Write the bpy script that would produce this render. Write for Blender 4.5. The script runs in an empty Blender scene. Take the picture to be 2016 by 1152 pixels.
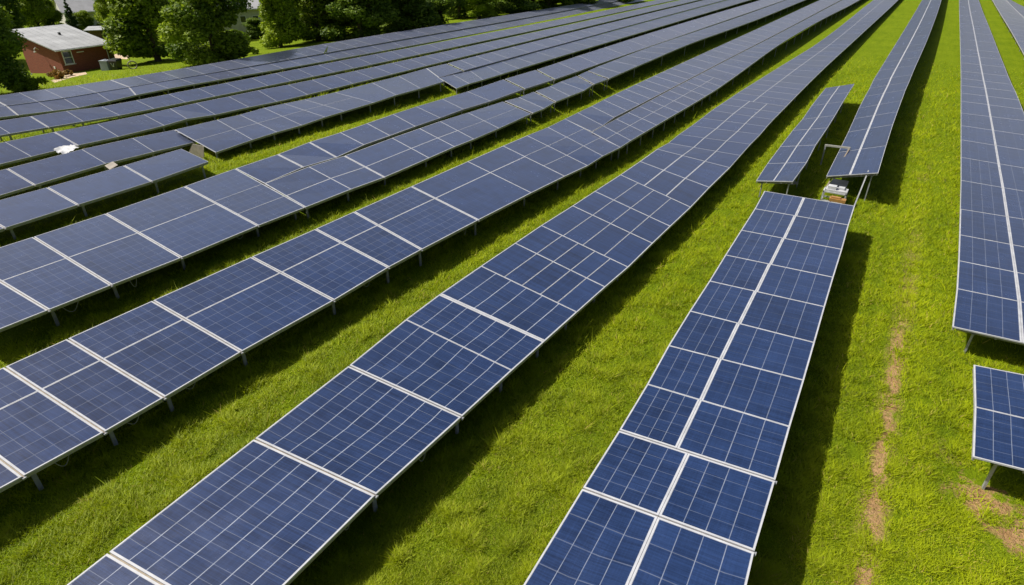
import bpy, bmesh, math, random, json
import numpy as np
from mathutils import Matrix, Vector

SC = bpy.context.scene
COL = SC.collection
rnd = random.Random(11)
np.random.seed(7)

# ------------------------------------------------------------------ camera, sky, sun, exposure
CAM_Z = 12.5
cd = bpy.data.cameras.new("camera"); cam = bpy.data.objects.new("camera", cd); COL.objects.link(cam)
cd.sensor_width = 36.0; cd.sensor_fit = 'HORIZONTAL'; cd.lens = 36.0 * 1200.0 / 2016.0
cd.clip_start = 0.1; cd.clip_end = 3000.0
cam.matrix_world = Matrix(((0.84405342, -0.26962878, 0.46354519, 0.0),
                           (0.5362591, 0.42438645, -0.72960422, 0.0),
                           (0.0, 0.86440526, 0.50279573, CAM_Z),
                           (0, 0, 0, 1)))
SC.camera = cam
SUN_ELEV = math.radians(50.5)
SUN_FROM = Vector((-1.0, -0.42, 0.0)).normalized()          # horizontal direction towards the sun
w = bpy.data.worlds.new("World"); SC.world = w; w.use_nodes = True
nt = w.node_tree; nt.nodes.clear()
sky = nt.nodes.new("ShaderNodeTexSky"); sky.sky_type = 'NISHITA'; sky.sun_disc = False
sky.sun_elevation = SUN_ELEV; sky.sun_rotation = math.atan2(SUN_FROM.x, SUN_FROM.y)
sky.air_density = 1.0; sky.dust_density = 5.0; sky.ozone_density = 1.2
bg = nt.nodes.new("ShaderNodeBackground"); bg.inputs[1].default_value = 0.068
out = nt.nodes.new("ShaderNodeOutputWorld")
nt.links.new(sky.outputs[0], bg.inputs[0]); nt.links.new(bg.outputs[0], out.inputs[0])
ld = bpy.data.lights.new("sun", 'SUN'); ld.energy = 5.0; ld.angle = math.radians(0.53); ld.color = (1.0, 0.95, 0.86)
sun = bpy.data.objects.new("sun", ld); COL.objects.link(sun)
sdir = Vector((SUN_FROM.x * math.cos(SUN_ELEV), SUN_FROM.y * math.cos(SUN_ELEV), math.sin(SUN_ELEV)))
sun.rotation_euler = sdir.to_track_quat('Z', 'Y').to_euler(); sun.location = (-60, 0, 90)
SC.view_settings.view_transform = 'Standard'; SC.view_settings.look = 'None'
SC.view_settings.exposure = 0.2; SC.view_settings.gamma = 1.0

# ------------------------------------------------------------------ helpers
def material(name):
    m = bpy.data.materials.new(name); m.use_nodes = True
    return m, m.node_tree, m.node_tree.nodes["Principled BSDF"]

def simple(name, col, rough=0.6, metal=0.0, noise=0.0, scale=6.0, spec=0.5):
    m, t, b = material(name)
    b.inputs["Roughness"].default_value = rough; b.inputs["Metallic"].default_value = metal
    b.inputs["Specular IOR Level"].default_value = spec
    if noise:
        tc = t.nodes.new("ShaderNodeTexCoord"); n = t.nodes.new("ShaderNodeTexNoise")
        n.inputs["Scale"].default_value = scale; n.inputs["Detail"].default_value = 6
        r = t.nodes.new("ShaderNodeValToRGB")
        r.color_ramp.elements[0].position = 0.3; r.color_ramp.elements[1].position = 0.72
        r.color_ramp.elements[0].color = tuple(c * (1 - noise) for c in col) + (1,)
        r.color_ramp.elements[1].color = tuple(min(1, c * (1 + noise)) for c in col) + (1,)
        t.links.new(tc.outputs["Object"], n.inputs["Vector"]); t.links.new(n.outputs["Fac"], r.inputs[0])
        t.links.new(r.outputs[0], b.inputs["Base Color"])
    else:
        b.inputs["Base Color"].default_value = tuple(col) + (1,)
    return m

def math_node(t, op, a=None, b=None, c=None):
    n = t.nodes.new("ShaderNodeMath"); n.operation = op
    for i, v in enumerate((a, b, c)):
        if v is None: continue
        if isinstance(v, (int, float)): n.inputs[i].default_value = v
        else: t.links.new(v, n.inputs[i])
    return n.outputs[0]

def tag(o, label=None, cat=None, group=None, kind=None):
    if label: o["label"] = label
    if cat: o["category"] = cat
    if group: o["group"] = group
    if kind: o["kind"] = kind
    return o

def empty(name, loc, rz=0.0):
    o = bpy.data.objects.new(name, None); COL.objects.link(o)
    o.location = loc; o.rotation_euler = (0, 0, rz); o.empty_display_size = 0.3
    return o

def link_mesh(name, verts, faces, mats, parent=None, mat_idx=None, smooth=False):
    me = bpy.data.meshes.new(name); me.from_pydata([tuple(v) for v in verts], [], faces)
    for m in (mats if isinstance(mats, (list, tuple)) else [mats]): me.materials.append(m)
    if mat_idx is not None: me.polygons.foreach_set("material_index", mat_idx)
    if smooth: me.polygons.foreach_set("use_smooth", [True] * len(me.polygons))
    me.update()
    o = bpy.data.objects.new(name, me); COL.objects.link(o)
    if parent is not None: o.parent = parent
    return o

class MB:
    """collects boxes, bars, tubes and polygons for one mesh"""
    def __init__(s): s.v = []; s.f = []; s.m = []
    def quad(s, pts, m=0):
        n = len(s.v); s.v += [Vector(p) for p in pts]; s.f.append(tuple(range(n, n + len(pts)))); s.m.append(m)
    def hexa(s, p, m=0):
        n = len(s.v); s.v += [Vector(q) for q in p]
        for f in ((3, 2, 1, 0), (4, 5, 6, 7), (0, 1, 5, 4), (1, 2, 6, 5), (2, 3, 7, 6), (3, 0, 4, 7)):
            s.f.append(tuple(n + i for i in f)); s.m.append(m)
    def box(s, c, size, m=0, rz=0.0):
        x, y, z = (a / 2 for a in size); c = Vector(c); R = Matrix.Rotation(rz, 3, 'Z')
        s.hexa([c + R @ Vector(q) for q in ((-x, -y, -z), (x, -y, -z), (x, y, -z), (-x, y, -z), (-x, -y, z), (x, -y, z), (x, y, z), (-x, y, z))], m)
    def bar(s, a, b, wx, wz, m=0, up=(0, 0, 1)):
        a = Vector(a); b = Vector(b); d = (b - a).normalized(); u = Vector(up)
        if abs(d.dot(u)) > 0.97: u = Vector((0, 1, 0))
        x = d.cross(u).normalized() * wx / 2; z = x.cross(d).normalized() * wz / 2
        s.hexa([a - x - z, a + x - z, b + x - z, b - x - z, a - x + z, a + x + z, b + x + z, b - x + z], m)
    def tube(s, pts, rad, n=8, m=0, cap=True):
        pts = [Vector(p) for p in pts]; base = len(s.v)
        rad = rad if isinstance(rad, (list, tuple)) else [rad] * len(pts)
        for i, p in enumerate(pts):
            d = (pts[min(i + 1, len(pts) - 1)] - pts[max(i - 1, 0)]).normalized()
            u = Vector((1, 0, 0)) if abs(d.x) < 0.8 else Vector((0, 1, 0))
            x = d.cross(u).normalized(); y = d.cross(x)
            for k in range(n):
                a = 2 * math.pi * k / n; s.v.append(p + (x * math.cos(a) + y * math.sin(a)) * rad[i])
        for i in range(len(pts) - 1):
            for k in range(n):
                k2 = (k + 1) % n
                s.f.append((base + i * n + k, base + i * n + k2, base + (i + 1) * n + k2, base + (i + 1) * n + k)); s.m.append(m)
        if cap:
            s.f.append(tuple(base + k for k in range(n))); s.m.append(m)
            s.f.append(tuple(base + (len(pts) - 1) * n + k for k in reversed(range(n)))); s.m.append(m)
    def build(s, name, mats, parent=None, off=(0, 0, 0), smooth=False):
        off = Vector(off)
        return link_mesh(name, [v - off for v in s.v], s.f, mats, parent, s.m, smooth)

def ground_z(x, y=0.0):
    z = -0.087 * min(max(0.0, -66.0 - x), 35.0)
    return z

# ------------------------------------------------------------------ materials
def mat_glass():
    m, t, b = material("solar_glass")
    L = t.links
    uv = t.nodes.new("ShaderNodeUVMap"); uv.uv_map = "cells"
    st = t.nodes.new("ShaderNodeUVMap"); st.uv_map = "lines"
    su = t.nodes.new("ShaderNodeSeparateXYZ"); L.new(uv.outputs[0], su.inputs[0])
    ss = t.nodes.new("ShaderNodeSeparateXYZ"); L.new(st.outputs[0], ss.inputs[0])
    def line(o, wd):
        f = math_node(t, 'FRACT', o); f = math_node(t, 'SUBTRACT', f, 0.5); f = math_node(t, 'ABSOLUTE', f)
        return math_node(t, 'GREATER_THAN', f, 0.5 - wd)
    def breakup(sx, sy, lo, hi):
        mp = t.nodes.new("ShaderNodeMapping"); mp.inputs["Scale"].default_value = (sx, sy, 1)
        L.new(uv.outputs[0], mp.inputs[0])
        oi = t.nodes.new("ShaderNodeObjectInfo")
        ad = t.nodes.new("ShaderNodeVectorMath"); ad.operation = 'ADD'
        mu = t.nodes.new("ShaderNodeVectorMath"); mu.operation = 'SCALE'; mu.inputs["Scale"].default_value = 57.0
        cx = t.nodes.new("ShaderNodeCombineXYZ")
        for i in range(3): L.new(oi.outputs["Random"], cx.inputs[i])
        L.new(cx.outputs[0], mu.inputs[0]); L.new(mp.outputs[0], ad.inputs[0]); L.new(mu.outputs[0], ad.inputs[1])
        n = t.nodes.new("ShaderNodeTexNoise"); n.inputs["Scale"].default_value = 1.0; n.inputs["Detail"].default_value = 5
        n.inputs["Roughness"].default_value = 0.65
        L.new(ad.outputs[0], n.inputs[0])
        r = t.nodes.new("ShaderNodeMapRange"); r.inputs[1].default_value = lo; r.inputs[2].default_value = hi
        L.new(n.outputs["Fac"], r.inputs[0]); return r.outputs[0]
    lu = math_node(t, 'MULTIPLY', line(su.outputs[0], 0.019), ss.outputs[0])
    lv = math_node(t, 'MULTIPLY', line(su.outputs[1], 0.017), ss.outputs[1])
    ln = math_node(t, 'MAXIMUM', lu, lv)
    ln = math_node(t, 'MULTIPLY', ln, math_node(t, 'MULTIPLY_ADD', breakup(0.9, 0.9, 0.30, 0.62), 0.45, 0.55))
    # cell to cell tone and brushed streaks across the cells
    fl = t.nodes.new("ShaderNodeVectorMath"); fl.operation = 'FLOOR'; L.new(uv.outputs[0], fl.inputs[0])
    wn = t.nodes.new("ShaderNodeTexWhiteNoise"); wn.noise_dimensions = '3D'; L.new(fl.outputs[0], wn.inputs["Vector"])
    stre = breakup(0.35, 16.0, 0.33, 0.70); stre2 = breakup(14.0, 0.4, 0.40, 0.75); blot = breakup(0.5, 0.5, 0.3, 0.7)
    v = math_node(t, 'MULTIPLY', stre, 0.55)
    v = math_node(t, 'ADD', v, math_node(t, 'MULTIPLY', stre2, 0.22))
    v = math_node(t, 'ADD', v, math_node(t, 'MULTIPLY', blot, 0.25))
    v = math_node(t, 'ADD', v, math_node(t, 'MULTIPLY', wn.outputs["Value"], 0.16))
    oi = t.nodes.new("ShaderNodeObjectInfo")
    v = math_node(t, 'ADD', v, math_node(t, 'MULTIPLY', oi.outputs["Random"], 0.16))
    ramp = t.nodes.new("ShaderNodeValToRGB")
    ramp.color_ramp.elements[0].position = 0.1; ramp.color_ramp.elements[0].color = GLASS_LO
    ramp.color_ramp.elements[1].position = 1.05; ramp.color_ramp.elements[1].color = GLASS_HI
    L.new(v, ramp.inputs[0])
    mx = t.nodes.new("ShaderNodeMix"); mx.data_type = 'RGBA'
    L.new(ln, mx.inputs[0]); L.new(ramp.outputs[0], mx.inputs[6]); mx.inputs[7].default_value = (0.40, 0.44, 0.52, 1)
    L.new(mx.outputs[2], b.inputs["Base Color"])
    rr = t.nodes.new("ShaderNodeMapRange"); L.new(blot, rr.inputs[0]); rr.inputs[3].default_value = 0.16; rr.inputs[4].default_value = 0.30
    L.new(rr.outputs[0], b.inputs["Roughness"]); b.inputs["IOR"].default_value = 1.58
    b.inputs["Specular IOR Level"].default_value = 0.5
    b.inputs["Sheen Weight"].default_value = 0.86; b.inputs["Sheen Roughness"].default_value = 0.34   # dust-like sheen, put in for pale sky reflection at grazing angles
    b.inputs["Sheen Tint"].default_value = (0.90, 0.89, 0.96, 1)
    return m
GLASS_LO = (0.003, 0.009, 0.032, 1); GLASS_HI = (0.018, 0.043, 0.132, 1)
M = {}
M['glass'] = mat_glass()
M['frame'] = simple("frame_aluminium", (0.43, 0.44, 0.47), 0.42, 0.0, 0.14, 3.0)
M['backsheet'] = simple("backsheet", (0.30, 0.31, 0.33), 0.7)
M['steel'] = simple("galvanised_steel", (0.30, 0.31, 0.32), 0.5, 0.15, 0.2, 8.0)
M['rail'] = simple("rail_steel", (0.30, 0.30, 0.26), 0.55, 0.1, 0.2, 5.0)
M['beam'] = simple("cross_beam_steel", (0.26, 0.215, 0.16), 0.6, 0.0, 0.25, 6.0)
M['cable'] = simple("cable_rubber", (0.25, 0.25, 0.24), 0.6)
M['white'] = simple("white_sheet", (0.47, 0.48, 0.50), 0.5, 0.0, 0.25, 2.0)
M['beige'] = simple("weathered_board", (0.26, 0.23, 0.19), 0.7, 0.0, 0.2, 4.0)
M['dark_metal'] = simple("dark_metal", (0.02, 0.023, 0.027), 0.3, 0.0, 0.3, 4.0)
M['tank'] = simple("grey_tank", (0.30, 0.33, 0.37), .5, 0, .1, 3)
M['orange'] = simple("orange_plastic", (0.36, 0.19, 0.06), 0.5, 0.0, 0.1, 5.0)

def mat_leaf(name, lo, hi):
    m, t, b = material(name)
    at = t.nodes.new("ShaderNodeAttribute"); at.attribute_name = "tone"
    r = t.nodes.new("ShaderNodeValToRGB")
    r.color_ramp.elements[0].color = lo + (1,); r.color_ramp.elements[1].color = hi + (1,)
    t.links.new(at.outputs["Fac"], r.inputs[0]); t.links.new(r.outputs[0], b.inputs["Base Color"])
    b.inputs["Roughness"].default_value = 0.55; b.inputs["Specular IOR Level"].default_value = 0.25
    tr = t.nodes.new("ShaderNodeBsdfTranslucent"); t.links.new(r.outputs[0], tr.inputs[0])
    mx = t.nodes.new("ShaderNodeMixShader"); mx.inputs[0].default_value = 0.42
    t.links.new(b.outputs[0], mx.inputs[1]); t.links.new(tr.outputs[0], mx.inputs[2])
    o = [n for n in t.nodes if n.type == 'OUTPUT_MATERIAL'][0]; t.links.new(mx.outputs[0], o.inputs[0])
    return m
M['leaf_light'] = mat_leaf("leaf_light", (0.13, 0.21, 0.007), (0.36, 0.46, 0.018))
M['leaf_mid'] = mat_leaf("leaf_mid", (0.085, 0.155, 0.008), (0.32, 0.42, 0.02))
M['leaf_dark'] = mat_leaf("leaf_dark", (0.058, 0.118, 0.009), (0.215, 0.31, 0.022))
M['leaf_conifer'] = mat_leaf("leaf_conifer", (0.03, 0.07, 0.02), (0.10, 0.18, 0.04))
M['leaf_dry'] = mat_leaf("leaf_dry", (0.16, 0.12, 0.02), (0.40, 0.22, 0.05))
M['grass'] = mat_leaf("grass_blades", (0.105, 0.195, 0.002), (0.46, 0.54, 0.006))
def grass_normals():
    t = M['grass'].node_tree; b = t.nodes["Principled BSDF"]
    g = t.nodes.new("ShaderNodeNewGeometry"); a = t.nodes.new("ShaderNodeVectorMath"); a.operation = 'ADD'
    k = t.nodes.new("ShaderNodeVectorMath"); k.operation = 'SCALE'; k.inputs["Scale"].default_value = 0.5
    n = t.nodes.new("ShaderNodeVectorMath"); n.operation = 'NORMALIZE'
    t.links.new(g.outputs["Normal"], k.inputs[0]); t.links.new(k.outputs[0], a.inputs[0]); a.inputs[1].default_value = (0, 0, 0.8)
    t.links.new(a.outputs[0], n.inputs[0]); t.links.new(n.outputs[0], b.inputs["Normal"])
grass_normals()
_r = [n for n in M['grass'].node_tree.nodes if n.type == 'VALTORGB'][0].color_ramp
_r.elements[1].position = 0.86; _e = _r.elements.new(1.0); _e.color = (0.62, 0.48, 0.12, 1)
[n for n in M['grass'].node_tree.nodes if n.type == 'MIX_SHADER'][0].inputs[0].default_value = 0.45
M['bark'] = simple("bark", (0.085, 0.065, 0.045), 0.9, 0.0, 0.4, 5.0)

def mat_ground():
    m, t, b = material("meadow_ground"); L = t.links
    g = t.nodes.new("ShaderNodeNewGeometry")
    def noise(scale, detail, sc=(1, 1, 1), rough=0.6):
        mp = t.nodes.new("ShaderNodeMapping"); mp.inputs["Scale"].default_value = sc
        L.new(g.outputs["Position"], mp.inputs[0])
        n = t.nodes.new("ShaderNodeTexNoise"); n.inputs["Scale"].default_value = scale; n.inputs["Detail"].default_value = detail
        n.inputs["Roughness"].default_value = rough; L.new(mp.outputs[0], n.inputs[0]); return n.outputs["Fac"]
    big = noise(0.22, 4); fine = noise(2.2, 8, rough=0.75); stripe = noise(1.4, 5, (1.0, 0.12, 1))
    v = math_node(t, 'ADD', math_node(t, 'MULTIPLY', big, 0.45), math_node(t, 'MULTIPLY', fine, 0.65))
    v = math_node(t, 'ADD', v, math_node(t, 'MULTIPLY', stripe, 0.35))
    r = t.nodes.new("ShaderNodeValToRGB"); cr = r.color_ramp
    cr.elements[0].position = 0.42; cr.elements[0].color = (0.060, 0.115, 0.002, 1)
    cr.elements[1].position = 0.98; cr.elements[1].color = (0.195, 0.255, 0.008, 1)
    e = cr.elements.new(0.70); e.color = (0.135, 0.195, 0.003, 1)
    L.new(v, r.inputs[0])
    # bare, straw-coloured earth: a worn wheel track along the rows, and patches by the short table
    sp = t.nodes.new("ShaderNodeSeparateXYZ"); L.new(g.outputs["Position"], sp.inputs[0])
    n1 = noise(1.0, 5, (1.2, 0.45, 1)); n2 = noise(0.9, 6)
    wob = math_node(t, 'MULTIPLY', math_node(t, 'SUBTRACT', n2, 0.5), 0.45)
    def track(x0, wd, y0, y1, thr):
        dx = math_node(t, 'ABSOLUTE', math_node(t, 'SUBTRACT', math_node(t, 'ADD', sp.outputs[0], wob), x0))
        a = t.nodes.new("ShaderNodeMapRange"); a.inputs[1].default_value = wd; a.inputs[2].default_value = wd * 0.3
        L.new(dx, a.inputs[0])
        fy = t.nodes.new("ShaderNodeMapRange"); fy.inputs[1].default_value = y1; fy.inputs[2].default_value = y0; L.new(sp.outputs[1], fy.inputs[0])
        q = t.nodes.new("ShaderNodeMapRange"); q.inputs[1].default_value = thr; q.inputs[2].default_value = thr + 0.09; L.new(n1, q.inputs[0])
        return math_node(t, 'MULTIPLY', math_node(t, 'MULTIPLY', a.outputs[0], q.outputs[0]), fy.outputs[0])
    def patch(x0, y0, rad):
        d = math_node(t, 'SQRT', math_node(t, 'ADD', math_node(t, 'POWER', math_node(t, 'SUBTRACT', sp.outputs[0], x0), 2.0), math_node(t, 'POWER', math_node(t, 'SUBTRACT', sp.outputs[1], y0), 2.0)))
        d = math_node(t, 'ADD', d, math_node(t, 'MULTIPLY', math_node(t, 'SUBTRACT', fine, 0.5), 3.6))
        a = t.nodes.new("ShaderNodeMapRange"); a.inputs[1].default_value = rad; a.inputs[2].default_value = rad * 0.6; L.new(d, a.inputs[0])
        return a.outputs[0]
    tr = track(2.05, 0.46, 21.0, 36.0, 0.37)
    tr = math_node(t, 'MAXIMUM', tr, math_node(t, 'MULTIPLY', track(2.0, 0.5, 40.0, 56.0, 0.55), 0.55))
    tr = math_node(t, 'MAXIMUM', tr, patch(4.35, 15.6, 0.75))
    tr = math_node(t, 'MAXIMUM', tr, patch(5.4, 14.9, 1.0))
    tr = math_node(t, 'MAXIMUM', tr, math_node(t, 'MULTIPLY', patch(3.6, 17.2, 0.5), 0.5))
    er = t.nodes.new("ShaderNodeValToRGB"); er.color_ramp.elements[0].color = (0.26, 0.145, 0.06, 1); er.color_ramp.elements[1].color = (0.52, 0.345, 0.17, 1)
    er.color_ramp.elements[0].position = 0.3; er.color_ramp.elements[1].position = 0.75
    L.new(fine, er.inputs[0])
    mx = t.nodes.new("ShaderNodeMix"); mx.data_type = 'RGBA'
    L.new(tr, mx.inputs[0]); L.new(r.outputs[0], mx.inputs[6]); L.new(er.outputs[0], mx.inputs[7])
    L.new(mx.outputs[2], b.inputs["Base Color"]); b.inputs["Roughness"].default_value = 0.95; b.inputs["Specular IOR Level"].default_value = 0.1
    bu = t.nodes.new("ShaderNodeBump"); bu.inputs["Strength"].default_value = 0.9; bu.inputs["Distance"].default_value = 0.12
    L.new(math_node(t, 'ADD', fine, noise(9.0, 6)), bu.inputs["Height"]); L.new(bu.outputs[0], b.inputs["Normal"])
    return m
M['ground'] = mat_ground()

# ------------------------------------------------------------------ ground
gx = sorted(set([-900, -500, -300, -200, -150] + list(np.arange(-130, 40, 2.0)) + [60, 100, 200, 500, 900]))
gy = sorted(set([-600, -200, -60] + list(np.arange(-20, 180, 4.0)) + [220, 300, 500, 900, 1500]))
gv = [(x, y, ground_z(x, y)) for y in gy for x in gx]; nx = len(gx)
gf = [(j * nx + i, j * nx + i + 1, (j + 1) * nx + i + 1, (j + 1) * nx + i) for j in range(len(gy) - 1) for i in range(nx - 1)]
tag(link_mesh("ground", gv, gf, M['ground'], smooth=True), kind='structure')

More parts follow.
